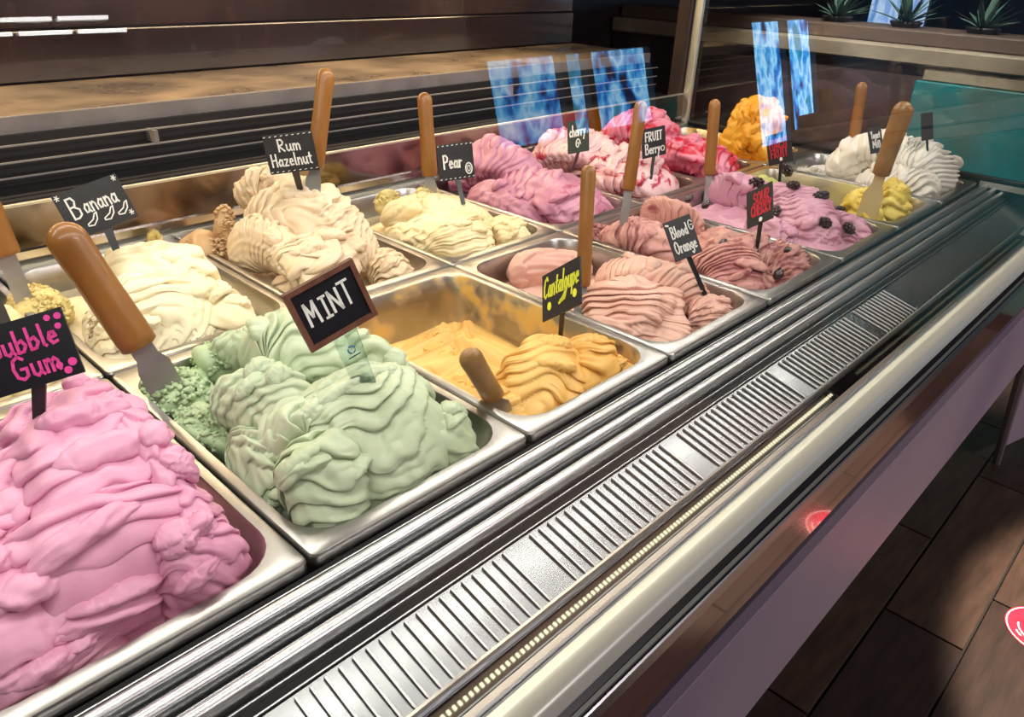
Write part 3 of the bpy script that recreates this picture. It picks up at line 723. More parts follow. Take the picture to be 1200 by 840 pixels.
G_RUM = gel_mat('rum_gelato', (226, 206, 176), (212, 188, 152), 8)
G_RUMC = gel_mat('rum_scraps', (208, 178, 138), (182, 144, 102), 34)
def q(*a, **k): return LP(1, 1, *a, **k)
gelato(1, 1, 'rum_hazelnut_gelato', 'tall beige mound of ribbed rum hazelnut gelato', G_RUM, [
    q((280, 222, .070), (312, 200, .100), (352, 222, .080), .030, .034, 5, .006, seed=121, tilt=.4, jag=.002),
    q((288, 245, .064), (362, 222, .098), (432, 292, .020), .050, .042, 12, .006, seed=124, tilt=-.4, bow=.6, nu=210, nv=90),
    q((256, 285, .022), (300, 262, .062), (345, 296, .030), .040, .038, 11, .005, seed=127, bow=.5, tilt=.3, nu=160),
    q((345, 272, .046), (385, 288, .048), (398, 338, -.016), .060, .034, 7, .008, lip=.010, seed=131, bow=.9, tilt=-.4, nu=170, nv=84),
    q((432, 288, .018), (455, 302, .010), (462, 326, -.018), .030, .028, 7, .006, seed=134, tilt=.5),
    q((318, 318, .0), (345, 330, -.002), (385, 346, -.022), .040, .024, 3, .005, seed=135),
], beds=[(-.045, .02, 88)], crumbs=[HP(1, 1, 238, 278, .012, (.034, .045, .028), 86, .0042, 170), HP(1, 1, 262, 248, .05, (.018, .018, .055), 87, .0035, 70)], crumb_mat=G_RUMC, res=1.1)

G_PEAR = gel_mat('pear_gelato', (232, 216, 176), (220, 200, 148), 9)
def q(*a, **k): return LP(2, 1, *a, **k)
gelato(2, 1, 'pear_gelato', 'low cream mound of pear gelato with smeared folds', G_PEAR, [
    q((445, 240, .022), (510, 228, .042), (580, 250, .016), .042, .034, 5, .005, seed=141, tilt=.7, nu=150),
    q((490, 244, .022), (525, 258, .026), (530, 294, -.018), .080, .032, 7, .006, lip=.010, seed=144, tilt=-.9, bow=.5, nu=170, nv=84),
    q((585, 246, .014), (605, 256, .012), (610, 278, -.016), .046, .030, 5, .005, seed=147, tilt=.6),
    q((450, 262, .006), (462, 268, .010), (475, 282, -.014), .036, .030, 4, .005, seed=148, tilt=.6),
], beds=[(-.04, .01, 98)], crumbs=[HP(2, 1, 455, 226, .024, (.028, .022, .022), 96, .0035, 70), HP(2, 1, 500, 220, .034, (.026, .016, .018), 97, .0035, 60)], crumb_mat=gel_mat('pear_scraps', (220, 206, 146), (188, 172, 106), 40), res=1.05)

G_PURP = gel_mat('cherry_gelato', (196, 140, 160), (178, 112, 138), 12, stripes=((158, 66, 100), 18, .58, .7))
gelato(3, 1, 'cherry_gelato', 'rose-purple swirled gelato mound behind the peach pan', G_PURP, [
    LB((.32, .96, -.02), (.48, .74, .085), (.68, .50, .01), .056, .042, 10, .007, seed=151, tilt=.7, bow=.4),
    LB((.36, .62, -.02), (.54, .38, .055), (.56, .08, -.03), .080, .038, 9, .007, lip=.008, seed=154, tilt=-.8, bow=.6, nu=160),
    LB((.80, .50, -.03), (.84, .30, .006), (.82, .10, -.03), .034, .034, 6, .006, seed=157),
    LB((.18, .70, -.03), (.20, .50, .015), (.26, .24, -.03), .038, .034, 6, .006, seed=158, tilt=.6),
], beds=[(-.04, .015, 108)], res=1.0)
G_FOR = gel_mat('forest_fruit_gelato', (222, 186, 188), (208, 162, 168), 12, stripes=((170, 34, 62), 22, .54, .61))
gelato(4, 1, 'forest_fruit_gelato', 'pale pink gelato streaked with red syrup beside the cherry one', G_FOR, [
    LB((.34, .94, -.02), (.46, .72, .080), (.60, .46, .01), .066, .042, 12, .007, seed=161, tilt=.6),
    LB((.42, .56, -.02), (.56, .34, .050), (.60, .08, -.03), .082, .038, 9, .007, seed=164, tilt=-.7, bow=.6),
], beds=[(-.04, .015, 118)], res=.9)
G_RED = gel_mat('raspberry_gelato', (212, 134, 154), (202, 100, 128), 12, stripes=((184, 18, 52), 18, .48, .57))
gelato(5, 1, 'raspberry_gelato', 'crimson and pink gelato at the far back of the case', G_RED, [
    LB((.26, .92, -.02), (.40, .74, .095), (.56, .48, .02), .070, .046, 11, .008, seed=171, tilt=.6),
    LB((.42, .56, -.02), (.56, .34, .055), (.62, .08, -.03), .082, .038, 10, .007, seed=174, tilt=-.6),
], beds=[(-.04, .015, 128)], res=.9)
G_GOLD = gel_mat('mango_gelato', (236, 180, 66), (226, 154, 38), 12)
gelato(6, 1, 'mango_gelato', 'tall golden orange gelato peak in the far back corner', G_GOLD, [
    LB((.52, .42, -.06), (.50, .30, .115), (.54, .12, -.03), .056, .056, 6, .007, seed=181, jag=.004),
    LB((.44, .38, .0), (.48, .28, .150), (.48, .16, .02), .036, .046, 5, .006, seed=183, jag=.004),
    LB((.72, .40, -.04), (.70, .26, .03), (.68, .10, -.02), .040, .036, 4, .006, seed=184, jag=.003),
], beds=[(-.05, .0, 138)], res=.85)
gelato(-1, 1, 'vanilla_gelato', 'pale cream gelato at the left edge behind the bubble gum pan', gel_mat('vanilla_gelato', (236, 224, 184), (222, 204, 146), 10), [
    LB((.80, .70, -.02), (.80, .40, .015), (.80, .10, -.02), .050, .032, 5, .006, seed=191),
    LB((.40, .80, -.02), (.45, .40, .03), (.45, .10, -.02), .08, .036, 6, .006, seed=193)], beds=[(-.04, .01, 148)], res=.8)

from mathutils.bvhtree import BVHTree
BVH = BVHTree.FromPolygons([tuple(p) for p in np.concatenate(GV).tolist()], GF)
def on_gelato(u, v, z):
    """where the sight line of a photo pixel meets the gelato (height z as fallback)"""
    h = BVH.ray_cast(Vector(CAM), Vector(ray(u, v)))
    q = at(u, v, z=z)
    if h[0] is None or abs(h[0][1] - q[1]) > .07: return q
    return np.array(h[0])
# dark berries on the berry and sour cherry gelato
def sphere(c, r, n=8, m=6):
    v = [(c[0], c[1], c[2] + r)]; f = []
    for k in range(1, m):
        t = math.pi * k / m
        v += [(c[0] + r * math.sin(t) * math.cos(2 * math.pi * q / n), c[1] + r * math.sin(t) * math.sin(2 * math.pi * q / n), c[2] + r * math.cos(t)) for q in range(n)]
    v.append((c[0], c[1], c[2] - r)); e = len(v) - 1
    f += [(0, 1 + q, 1 + (q + 1) % n) for q in range(n)]
    for k in range(m - 2):
        o = 1 + k * n; f += [(o + q, o + n + q, o + n + (q + 1) % n, o + (q + 1) % n) for q in range(n)]
    o = 1 + (m - 2) * n; f += [(o + q, e, o + (q + 1) % n) for q in range(n)]
    return v, f
BERRY = mat('dark_berry', lin(46, 30, 38), .3, noise=(300, lin(78, 58, 62), 3, .45, .7))
bb = MB(); rb = random.Random(2)
for k in range(34):
    t = math.acos(1 - 2 * (k + .5) / 34); a = k * 2.39996
    r = .0085
    bb.add(*sphere((r * math.sin(t) * math.cos(a), r * math.sin(t) * math.sin(a), .0075 + r * .8 * math.cos(t)), .0030, 7, 5))
bme = mesh('blackberry', bb.v, bb.f, True); bme.materials.append(BERRY)
berr = [((918, 198), .035, 'behind the red-lettered sign, beside the pale lime smear'), ((963, 232), .032, 'right of centre on the mauve gelato'), ((964, 262), .012, 'low on the mauve gelato near the front rim'),
        ((992, 268), .004, 'nearest the front rim of the mauve gelato'), ((886, 216), .03, 'left of the mauve gelato crest'), ((985, 246), .014, 'far right on the mauve gelato'), ((912, 248), .03, 'just right of the red-lettered sign'),
        ((930, 218), .038, 'on top of the mauve gelato')]
for (uv, zz, wh) in berr:
    o = bpy.data.objects.new('blackberry', bme); COL.objects.link(o)
    p = on_gelato(*uv, zz); o.location = (p[0], p[1], p[2] - .006); s = rb.uniform(1.1, 1.5); o.scale = (s * 1.15, s, s * .8); o.rotation_euler = (rb.random(), rb.random(), rb.random() * 6)
    tag(o, 'dark blackberry ' + wh, 'berry', 'blackberries on the mauve gelato')
CH = mat('dark_cherry', lin(40, 26, 24), .18, coat=.5, noise=(60, lin(66, 44, 34), 3, .4, .7))
cv_, cf_ = sphere((0, 0, .006), .0085, 12, 9); cme = mesh('dark_cherry', [(x * (1 + .2 * math.sin(9 * y * 100)), y, z) for x, y, z in cv_], cf_, True); cme.materials.append(CH)
for uv, zz, wh in [((845, 282), .03, 'left of the red-lettered sign'), ((922, 290), .022, 'below and right of the red-lettered sign'), ((912, 320), .006, 'nearest the front rim of the rose gelato'),
                   ((806, 232), .026, 'at the back of the rose gelato'), ((826, 238), .026, 'behind the Blood Orange sign')]:
    o = bpy.data.objects.new('dark_cherry', cme); COL.objects.link(o); p = on_gelato(*uv, zz); o.location = (p[0], p[1], p[2] - .003); o.rotation_euler = (rb.random() * 3, rb.random() * 3, 0); o.scale = (1.25, .9, .8)
    tag(o, 'glossy dark cherry ' + wh, 'cherry', 'dark cherries on the rose gelato')

# ------------------------------------------------------------------ signs
FONT = {
 'A': (.62, [[(0, 0), (.3, 1), (.6, 0)], [(.12, .36), (.48, .36)]]),
 'B': (.60, [[(.05, 0), (.05, 1), (.35, 1), (.45, .8), (.35, .58), (.05, .55)], [(.3, .55), (.52, .38), (.5, .12), (.3, 0), (.05, 0)]]),
 'C': (.60, [[(.52, .82), (.36, 1), (.14, .86), (.04, .5), (.12, .14), (.34, 0), (.54, .16)]]),
 'E': (.52, [[(.45, 1), (.05, 1), (.05, 0), (.48, 0)], [(.05, .52), (.38, .52)]]),
 'F': (.50, [[(.48, 1), (.05, 1), (.05, 0)], [(.05, .54), (.36, .54)]]),
 'G': (.66, [[(.52, .84), (.34, 1), (.12, .86), (.04, .5), (.12, .14), (.34, 0), (.54, .12), (.56, .44), (.34, .44)]]),
 'H': (.60, [[(.05, 0), (.05, 1)], [(.5, 0), (.5, 1)], [(.05, .5), (.5, .54)]]),
 'I': (.34, [[(.16, 1), (.16, 0)], [(.02, 1), (.30, 1)], [(.02, 0), (.30, 0)]]),
 'J': (.4, [[(.02, 1), (.34, 1)], [(.2, 1), (.2, .1), (.1, 0), (0, .08)]]),
 'M': (.72, [[(.03, 0), (.08, 1), (.33, .35), (.58, 1), (.64, 0)]]),
 'N': (.62, [[(.05, 0), (.05, 1), (.5, 0), (.5, 1)]]),
 'O': (.66, [[(.3, 1), (.1, .84), (.03, .5), (.1, .14), (.3, 0), (.5, .14), (.57, .5), (.5, .84), (.3, 1)]]),
 'P': (.56, [[(.06, 0), (.06, 1), (.34, 1), (.5, .8), (.42, .54), (.08, .46)]]),
 'R': (.60, [[(.06, 0), (.06, 1), (.34, 1), (.48, .8), (.38, .56), (.08, .5), (.52, 0)]]),
 'S': (.54, [[(.46, .86), (.28, 1), (.08, .86), (.1, .62), (.4, .42), (.46, .18), (.26, 0), (.04, .14)]]),
 'T': (.56, [[(0, 1), (.5, 1)], [(.26, 1), (.26, 0)]]),
 'U': (.60, [[(.05, 1), (.06, .2), (.26, 0), (.46, .2), (.5, 1)]]),
 'Y': (.56, [[(0, 1), (.25, .5), (.5, 1)], [(.25, .5), (.25, 0)]]),
 'a': (.50, [[(.38, .42), (.2, .54), (.04, .3), (.1, .04), (.26, .04), (.38, .26)], [(.4, .52), (.38, .12), (.48, 0)]]),
 'b': (.48, [[(.06, 1), (.06, 0), (.28, .02), (.42, .26), (.3, .52), (.08, .42)]]),
 'c': (.42, [[(.36, .44), (.2, .54), (.04, .28), (.16, .02), (.38, .1)]]),
 'd': (.50, [[(.38, .4), (.2, .52), (.04, .26), (.16, .02), (.38, .2)], [(.4, 1), (.4, 0)]]),
 'e': (.44, [[(.06, .28), (.36, .32), (.3, .52), (.14, .52), (.04, .26), (.16, .02), (.38, .08)]]),
 'g': (.48, [[(.36, .42), (.2, .54), (.04, .3), (.16, .06), (.36, .22)], [(.38, .52), (.38, -.2), (.2, -.34), (.06, -.22)]]),
 'h': (.48, [[(.06, 1), (.06, 0)], [(.06, .36), (.24, .54), (.38, .4), (.4, 0)]]),
 'i': (.20, [[(.08, .54), (.08, 0)], [(.08, .74), (.10, .78)]]),
 'l': (.22, [[(.08, 1), (.08, .08), (.16, 0)]]),
 'm': (.68, [[(.05, .54), (.06, 0)], [(.06, .38), (.2, .54), (.3, .4), (.3, 0)], [(.3, .38), (.44, .54), (.56, .4), (.58, 0)]]),
 'n': (.48, [[(.05, .54), (.06, 0)], [(.06, .36), (.24, .54), (.38, .4), (.4, 0)]]),
 'o': (.46, [[(.2, .54), (.05, .4), (.05, .14), (.2, 0), (.36, .14), (.36, .4), (.2, .54)]]),
 'p': (.48, [[(.06, .54), (.06, -.36)], [(.06, .4), (.26, .54), (.4, .3), (.26, .02), (.08, .1)]]),
 'r': (.36, [[(.06, .54), (.06, 0)], [(.06, .32), (.18, .52), (.32, .48)]]),
 's': (.40, [[(.32, .46), (.16, .54), (.08, .4), (.3, .18), (.2, 0), (.04, .08)]]),
 't': (.36, [[(.16, .86), (.16, .08), (.3, .02)], [(.02, .56), (.32, .58)]]),
 'u': (.48, [[(.05, .54), (.06, .12), (.2, 0), (.36, .16)], [(.38, .54), (.38, .1), (.46, 0)]]),
 'x': (.44, [[(.04, .54), (.36, 0)], [(.36, .54), (.04, 0)]]),
 'y': (.46, [[(.05, .54), (.18, .1)], [(.38, .54), (.18, .08), (.04, -.34)]]),
 'z': (.44, [[(.05, .52), (.36, .52), (.05, 0), (.38, .02)]]),
 ' ': (.35, []),
}
def text_lines(s):
    out = []; x = 0
    for c in s:
        wd, ps = FONT[c]; out += [[(x + a, b) for a, b in p] for p in ps]; x += wd + .08
    return out, x - .08

class Sign:
    def __init__(s, name, label, quad, base, zb, kd, text_mat, board=BOARD, stake_w=.008, aspect=1.25, stake=BLACK, frame=None, thick=.0022, yaw=None, group='chalkboard flavour signs', dist=None):
        B = on_gelato(*base, zb); D = np.linalg.norm(B - CAM) * kd
        if dist: D = dist
        quad = np.array(quad, float); c = quad.mean(0); C = CAM + ray(*c) * D
        toc = -ray(*c); best = None
        for yw in ([yaw] if yaw is not None else np.linspace(-70, 70, 57)):
            for pt in (np.linspace(-35, 25, 13)):
                a = math.radians(yw); hx = V3(toc[0] * math.cos(a) - toc[1] * math.sin(a), toc[0] * math.sin(a) + toc[1] * math.cos(a), 0); hx /= np.linalg.norm(hx)
                e = math.asin(toc[2]) + math.radians(pt); n = hx * math.cos(e) + V3(0, 0, math.sin(e))
                P = []
                for q in quad:
                    r = ray(*q); P.append(CAM + r * ((C - CAM) @ n) / (r @ n))
                P = np.array(P); ex = (P[1] - P[0] + P[2] - P[3]) / 2; ey = (P[0] - P[3] + P[1] - P[2]) / 2
                lx, ly = np.linalg.norm(ex), np.linalg.norm(ey)
                skew = abs(ex @ ey) / (lx * ly); nr = np.linalg.norm((P[1] - P[0]) - (P[2] - P[3])) / lx
                cost = 2.0 * skew + .5 * nr + .5 * abs(math.log(lx / ly / aspect)) + .0025 * abs(yw) + .003 * abs(pt)
                if best is None or cost < best[0]: best = (cost, n, P, ex, ey)
        _, n, P, ex, ey = best
        s.C = P.mean(0); s.w = np.linalg.norm(ex); s.ex = ex / s.w; ey = ey - s.ex * (ey @ s.ex); s.h = np.linalg.norm(ey); s.ey = ey / s.h
        s.n = np.cross(s.ex, s.ey); 
        if s.n @ (CAM - s.C) < 0: s.n = -s.n
        s.mat = text_mat; s.strokes = MB(); s.name = name
        s.root = thing(name, B, label, 'sign', group)
        s.slab('board', board, -s.w / 2, s.w / 2, -s.h / 2, s.h / 2, -thick, 0)
        if frame:
            t = .07 * s.w
            for a in ((-s.w / 2, s.w / 2, s.h / 2 - t, s.h / 2), (-s.w / 2, s.w / 2, -s.h / 2, -s.h / 2 + t), (-s.w / 2, -s.w / 2 + t, -s.h / 2 + t, s.h / 2 - t), (s.w / 2 - t, s.w / 2, -s.h / 2 + t, s.h / 2 - t)):
                s.slab('frame_rail', frame, *a, -thick - .0015, .0022)
        # stake from the lower edge of the board into the gelato
        top = s.C - s.ey * (s.h * .46) - s.n * thick
        d = B - top; bot = B + d / np.linalg.norm(d) * .02
        sd = s.ex * stake_w / 2; nn = s.n * .0012
        MB().add([top - sd - nn, top + sd - nn, bot + sd * .8 - nn, bot - sd * .8 - nn, top - sd + nn, top + sd + nn, bot + sd * .8 + nn, bot - sd * .8 + nn],
                 [(0, 1, 2, 3), (7, 6, 5, 4), (0, 4, 5, 1), (1, 5, 6, 2), (2, 6, 7, 3), (3, 7, 4, 0)]).build('stake', stake, s.root)
        s.stk = (top, bot, sd)
    def P(s, x, y, o=0.0): return s.C + s.ex * x + s.ey * y + s.n * o
    def slab(s, nm, m, x0, x1, y0, y1, o0, o1):
        v = [s.P(x, y, o) for o in (o0, o1) for x, y in ((x0, y0), (x1, y0), (x1, y1), (x0, y1))]
        MB().add(v, [(3, 2, 1, 0), (4, 5, 6, 7), (0, 1, 5, 4), (1, 2, 6, 5), (2, 3, 7, 6), (3, 0, 4, 7)]).build(nm, m, s.root)
    def line(s, pts, wd, mb=None, o=.0006):
        """polyline in board units (-.5...5) drawn as a raised chalk stroke"""
        mb = mb or s.strokes
        q = [np.array((a * s.w, b * s.h)) for a, b in pts]; W = .85 * wd * s.h
        for a, b in zip(q[:-1], q[1:]):
            t = b - a; L_ = np.linalg.norm(t)
            if L_ < 1e-9: continue
            t = t / L_; p = np.array((-t[1], t[0])) * W / 2; e = t * W * .35
            c = [a - e - p, b + e - p, b + e + p, a - e + p]
            mb.add([s.P(x, y, .0001) for x, y in c] + [s.P(x, y, o) for x, y in c], [(4, 5, 6, 7), (0, 1, 5, 4), (1, 2, 6, 5), (2, 3, 7, 6), (3, 0, 4, 7)])
    def text(s, t, cx_, cy_, wd, ht, sw=.05, rot=0.0, slant=.0):
        ls, L_ = text_lines(t); sx_ = wd / L_; c, sn = math.cos(rot), math.sin(rot)
        for p in ls:
            pts = []
            for a, b in p:
                x = (a - L_ / 2) * sx_ + slant * b * ht; y = (b - .45) * ht
                pts.append((cx_ + x * c - y * sn, cy_ + x * sn + y * c))
            s.line(pts, sw)
        return s
    def dot(s, x, y, r, m, ry=None, nm='mark'):
        v0 = [(x * s.w, y * s.h)] + [(x * s.w + r * s.h * math.cos(a), y * s.h + (ry or r) * s.h * math.sin(a)) for a in np.linspace(0, 2 * math.pi, 14, endpoint=False)]
        v = [s.P(a, b, .0007) for a, b in v0] + [s.P(a, b, .0001) for a, b in v0[1:]]
        MB().add(v, [(0, 1 + k, 1 + (k + 1) % 14) for k in range(14)] + [(1 + k, 15 + k, 15 + (k + 1) % 14, 1 + (k + 1) % 14) for k in range(14)]).build(nm, m, s.root)
    def dashes(s, n, wd=.02):
        for k in range(n):
            a = -.46 + .92 * k / (n - 1)
            for yy in (.455, -.455): s.line([(a - .018, yy), (a + .018, yy + .01)], wd)
    def done(s):
        if s.strokes.v: s.strokes.build('lettering', s.mat, s.root)

s = Sign('flavour_sign', 'black framed chalkboard sign reading MINT on a clear stake', [(330, 347), (412, 302), (442, 368), (365, 413)], (427, 448), .048, .97, CHALK, BOARD2, .024, 1.2, ACRYL, FRAMEWOOD)
s.text('M', -.26, .02, .17, .36, .05); s.text('I', -.075, .01, .10, .34, .045); s.text('N', .08, .03, .16, .34, .05); s.text('T', .25, .05, .15, .38, .045); s.done()
top, bot, sd = s.stk
lg = MB(); cc = top * .74 + bot * .26 + s.n * .0018; ux = s.ex; uy = s.ey
for a0, a1, r0, r1 in ((0, 2.2, .0028, .0042), (2.5, 4.4, .0026, .0042), (4.7, 6.0, .0028, .0040)):
    th = np.linspace(a0, a1, 7); n0 = len(th)
    lg.add([cc + (ux * math.cos(t) + uy * math.sin(t)) * r0 for t in th] + [cc + (ux * math.cos(t) + uy * math.sin(t)) * r1 for t in th], [(k, k + 1, n0 + k + 1, n0 + k) for k in range(n0 - 1)])
lg.add([cc + ux * a + uy * b for a, b in ((-.006, -.0062), (.006, -.0062), (.006, -.0074), (-.006, -.0074))], [(0, 1, 2, 3)])
lg.build('stake_print', BLUEPRINT, s.root)

s = Sign('flavour_sign', 'black sign with pink lettering reading Bubble Gum, cut off at left edge', [(-40, 391), (70, 360), (100, 435), (-10, 470)], (46, 486), .062, .98, PINKCHALK, BOARD2, .011, 1.4)
s.text('Bubble', .0, .17, .74, .32, .05); s.text('Gum', .06, -.20, .50, .34, .05)
for x, y, r in ((.33, .40, .045), (.44, .39, .05), (.41, .25, .045), (.28, -.30, .05), (.42, -.30, .06), (.35, -.40, .055), (-.42, .38, .05), (-.32, .40, .04)): s.dot(x, y, r, PINKCHALK)
s.done()

s = Sign('flavour_sign', 'tilted chalkboard sign reading Banana with drawn bananas and stars', [(60, 230), (135, 203), (162, 253), (88, 283)], (134, 287), .055, 1.0, CHALK, BOARD, .011, 1.35)
s.text('B', -.28, .10, .16, .44, .045); s.text('anana', .10, .10, .52, .36, .04)
for bx in (-.12, .14, .36):
    s.line([(bx - .10, -.32), (bx - .02, -.34), (bx + .06, -.24), (bx + .09, -.10), (bx + .05, -.12), (bx + .0, -.22), (bx - .10, -.28), (bx - .10, -.32)], .03)
for x, y in ((-.44, .42), (.44, .42), (.44, -.36)):
    for a in (0, 1.05, 2.1): s.line([(x - .035 * math.cos(a), y - .06 * math.sin(a)), (x + .035 * math.cos(a), y + .06 * math.sin(a))], .02)
s.done()

s = Sign('flavour_sign', 'dashed-border chalkboard sign reading Rum Hazelnut', [(306, 160), (365, 153), (374, 198), (318, 205)], (352, 222), .088, .97, CHALK, BOARD, .010, 1.3)
s.text('Rum', .0, .20, .46, .30, .045); s.text('Hazelnut', -.01, -.17, .82, .32, .045); s.dashes(9); s.done()

s = Sign('flavour_sign', 'small chalkboard sign reading Pear with a drawn pear', [(511, 170), (553, 166), (557, 207), (516, 214)], (540, 226), .05, 1.0, CHALK, BOARD, .009, 1.1)
s.text('Pear', -.10, .0, .52, .36, .055); s.dashes(8)
s.line([(.34 + .09 * math.cos(t), -.22 + .15 * math.sin(t)) for t in np.linspace(0, 6.28, 14)], .04); s.line([(.34 + .04 * math.cos(t), -.22 + .08 * math.sin(t)) for t in np.linspace(0, 6.28, 10)], .03); s.done()

s = Sign('flavour_sign', 'black sign with yellow lettering reading Cantaloupe', [(635, 323), (680, 300), (680, 355), (636, 378)], (657, 392), .012, .97, YELCHALK, BOARD2, .007, 1.1)
s.text('Cantaloupe', .0, .16, .92, .44, .045, slant=.10)
s.dot(-.30, -.24, .06, YELCHALK, .09); s.dot(.36, -.22, .06, YELCHALK, .09)
s.line([(.0, -.26), (.16, -.02)], .05); s.line([(-.04, -.27), (.10, -.22), (.16, -.02)], .06); s.line([(.0, -.24), (.10, -.16)], .09); s.done()

s = Sign('flavour_sign', 'chalkboard sign reading Blood Orange with white lettering', [(777, 262), (808, 250), (823, 295), (793, 307)], (824, 340), .012, .98, CHALK, BOARD, .007, .85)
s.text('Blood', -.06, .18, .62, .28, .04); s.text('Orange', .0, -.20, .80, .30, .04)
s.line([(.40 + .08 * math.cos(t), .24 + .12 * math.sin(t)) for t in np.linspace(.6, 5.9, 12)], .03); s.line([(.38, .24), (.46, .24)], .03); s.line([(-.46, .42), (-.38, .40)], .05); s.done()

s = Sign('flavour_sign', 'black sign with red lettering standing in the dusky rose gelato', [(874, 227), (905, 212), (905, 255), (876, 268)], (887, 290), .025, 1.0, REDCHALK, BOARD, .008, 1.0)
s.text('SOUR', .10, .20, .62, .30, .055); s.text('CHERRY', .08, -.12, .78, .30, .055); s.dot(.05, -.40, .06, CHALK); s.done()

s = Sign('flavour_sign', 'black sign with dark red scrawl at back of the mauve gelato', [(897, 160), (925, 152), (929, 188), (901, 195)], (914, 208), .04, 1.0, REDCHALK, BOARD, .007, 1.0)
s.text('FOREST', .0, .16, .76, .28, .05); s.text('FRUIT', .0, -.16, .70, .28, .05); s.dot(.05, -.36, .06, CHALK); s.done()

s = Sign('flavour_sign', 'small chalkboard sign with white lettering in red-streaked pink gelato', [(752, 152), (779, 147), (781, 180), (753, 187)], (763, 206), .045, 1.0, CHALK, BOARD, .007, .95)
s.text('FRUIT', .0, .20, .72, .30, .05); s.text('Berry', -.06, -.22, .64, .34, .05); s.line([(.36 + .07 * math.cos(t), -.26 + .09 * math.sin(t)) for t in np.linspace(0, 6.28, 10)], .035); s.done()

s = Sign('flavour_sign', 'small dark sign reading cherry with a white swirl', [(663, 143), (691, 138), (688, 176), (667, 181)], (672, 196), .055, .96, CHALK, mat('teal_board', lin(28, 46, 46), .5), .006, .85)
s.text('cherry', .0, .16, .78, .34, .05)
s.line([(.0 + (.20 - .012 * k) * math.cos(k * .6) * .6, -.24 + (.20 - .012 * k) * math.sin(k * .6) * .9) for k in range(15)], .045); s.done()

s = Sign('flavour_sign', 'narrow dark sign standing in the snow white gelato beside the spatula', [(1016, 150), (1032, 147), (1036, 178), (1022, 180)], (1030, 186), .075, .96, CHALK, BOARD, .005, .7)
s.text('Yogurt'.replace('Y', 'Y'), .0, .18, .70, .26, .05); s.text('Milk'.replace('k', 'l'), .0, -.18, .6, .26, .05); s.done()

s = Sign('flavour_sign', 'blank-looking dark teal sign on the far side of the white gelato', [(1080, 133), (1093, 131), (1094, 163), (1081, 165)], (1087, 176), .075, 1.0, CHALK, mat('dark_teal_board', lin(18, 40, 46), .4), .005, .7)
s.done()

s = Sign('flavour_sign', 'dark sign corner poking in at the left edge above Bubble Gum', [(-48, 330), (-4, 346), (16, 374), (-30, 392)], (-10, 410), .03, 1.0, CHALK, BOARD, .008, 1.2)
s.done()

# ------------------------------------------------------------------ spatulas
BLADE = mat('blade_steel', (.42, .42, .42, 1), .36, .8)
def spatula(label, top, junc, base, zb, wpx, kd=1.0, hm=HANDLE, blade_w=.022, taper=1.0, flat=.72, enter=.03, wide=False, bm=None, free=False, name='gelato_spatula'):
    B = at(*base, z=zb) if free else on_gelato(*base, zb); D = np.linalg.norm(B - CAM)
    T = CAM + ray(*top) * D * kd
    f = np.linalg.norm(np.array(junc) - np.array(base)) / np.linalg.norm(np.array(top) - np.array(base))
    J = B + (T - B) * f
    root = thing(name, B, label, 'spatula', 'gelato spatulas')
    R = wpx / 2 * D / FPX
    ax = (T - J); Ln = np.linalg.norm(ax); ax /= Ln
    view = CAM - J; view /= np.linalg.norm(view)
    sd = np.cross(ax, view); sd /= np.linalg.norm(sd); nn = np.cross(sd, ax)
    us = [0, .015, .08, .3, .6, .85]; rs = [R * .80, R * .98, R * 1.02, R * 1.0, R * .96 * taper, R * 1.0 * taper]
    e0 = 1 - R * taper / Ln
    us2 = us[:-1] + [e0 - .05] + [e0 + R * taper / Ln * math.sin(t) for t in np.linspace(0, 1.5, 7)]
    rs2 = rs[:-1] + [R * taper] + [R * taper * max(math.cos(t), .05) for t in np.linspace(0, 1.5, 7)]
    h = MB().tube([J + ax * Ln * u for u in us2], rs2, 20, flat, side=nn).build('handle', hm, root, smooth=True)
    # steel shank and blade going down into the gelato
    bd = (B - J); L2 = np.linalg.norm(bd); bd = bd / max(L2, 1e-6)
    E = B + bd * enter - V3(0, 0, .018)
    w0 = R * .62; w1 = blade_w / 2 if not wide else blade_w / 2
    pts = [(J + ax * .006, w0), (J + bd * L2 * .25, w0), (J + bd * L2 * .5, w1), (E, w1)]
    v = []; 
    for p, q in pts: v += [p - sd * q - nn * .0009, p + sd * q - nn * .0009, p + sd * q + nn * .0009, p - sd * q + nn * .0009]
    F = []
    for k in range(len(pts) - 1):
        o = k * 4; F += [(o + a, o + (a + 1) % 4, o + 4 + (a + 1) % 4, o + 4 + a) for a in range(4)]
    F += [(0, 3, 2, 1), (12, 13, 14, 15)]
    MB().add(v, F).build('blade', bm or BLADE, root)
    return root, (J, B, T, sd, nn, ax, R)

rt, inf = spatula('thick amber wooden-handled spatula leaning out of the mint pan', (66, 262), (163, 402), (196, 452), .012, 38, .97, blade_w=.034)
rt, inf = spatula('amber spatula handle cut off at the left edge above the banana pan', (-22, 228), (10, 296), (28, 350), .02, 26, .98, blade_w=.020)
rt, inf = spatula('amber spatula handle standing behind the Rum Hazelnut sign', (383, 80), (369, 196), (366, 222), .085, 19, 1.0)
rt, inf = spatula('upright amber spatula handle in the pear gelato', (497, 108), (502, 206), (505, 226), .035, 17.5, 1.0, taper=.95)
rt, inf = spatula('amber spatula handle standing behind the Cantaloupe sign', (690, 193), (681, 335), (682, 362), .015, 17, 1.0)
rt, inf = spatula('amber spatula handle at back left of the dusky rose gelato', (752, 118), (738, 222), (730, 265), .01, 14.5, 1.0, blade_w=.014)
rt, inf = spatula('amber spatula handle between the crimson and mauve gelatos', (838, 116), (832, 205), (830, 222), .01, 12.5, 1.0, blade_w=.014)
rt, inf = spatula('orange-brown spatula handle at back of the white gelato', (1011, 96), (1001, 166), (998, 180), .03, 11, 1.0, blade_w=.014, free=True)
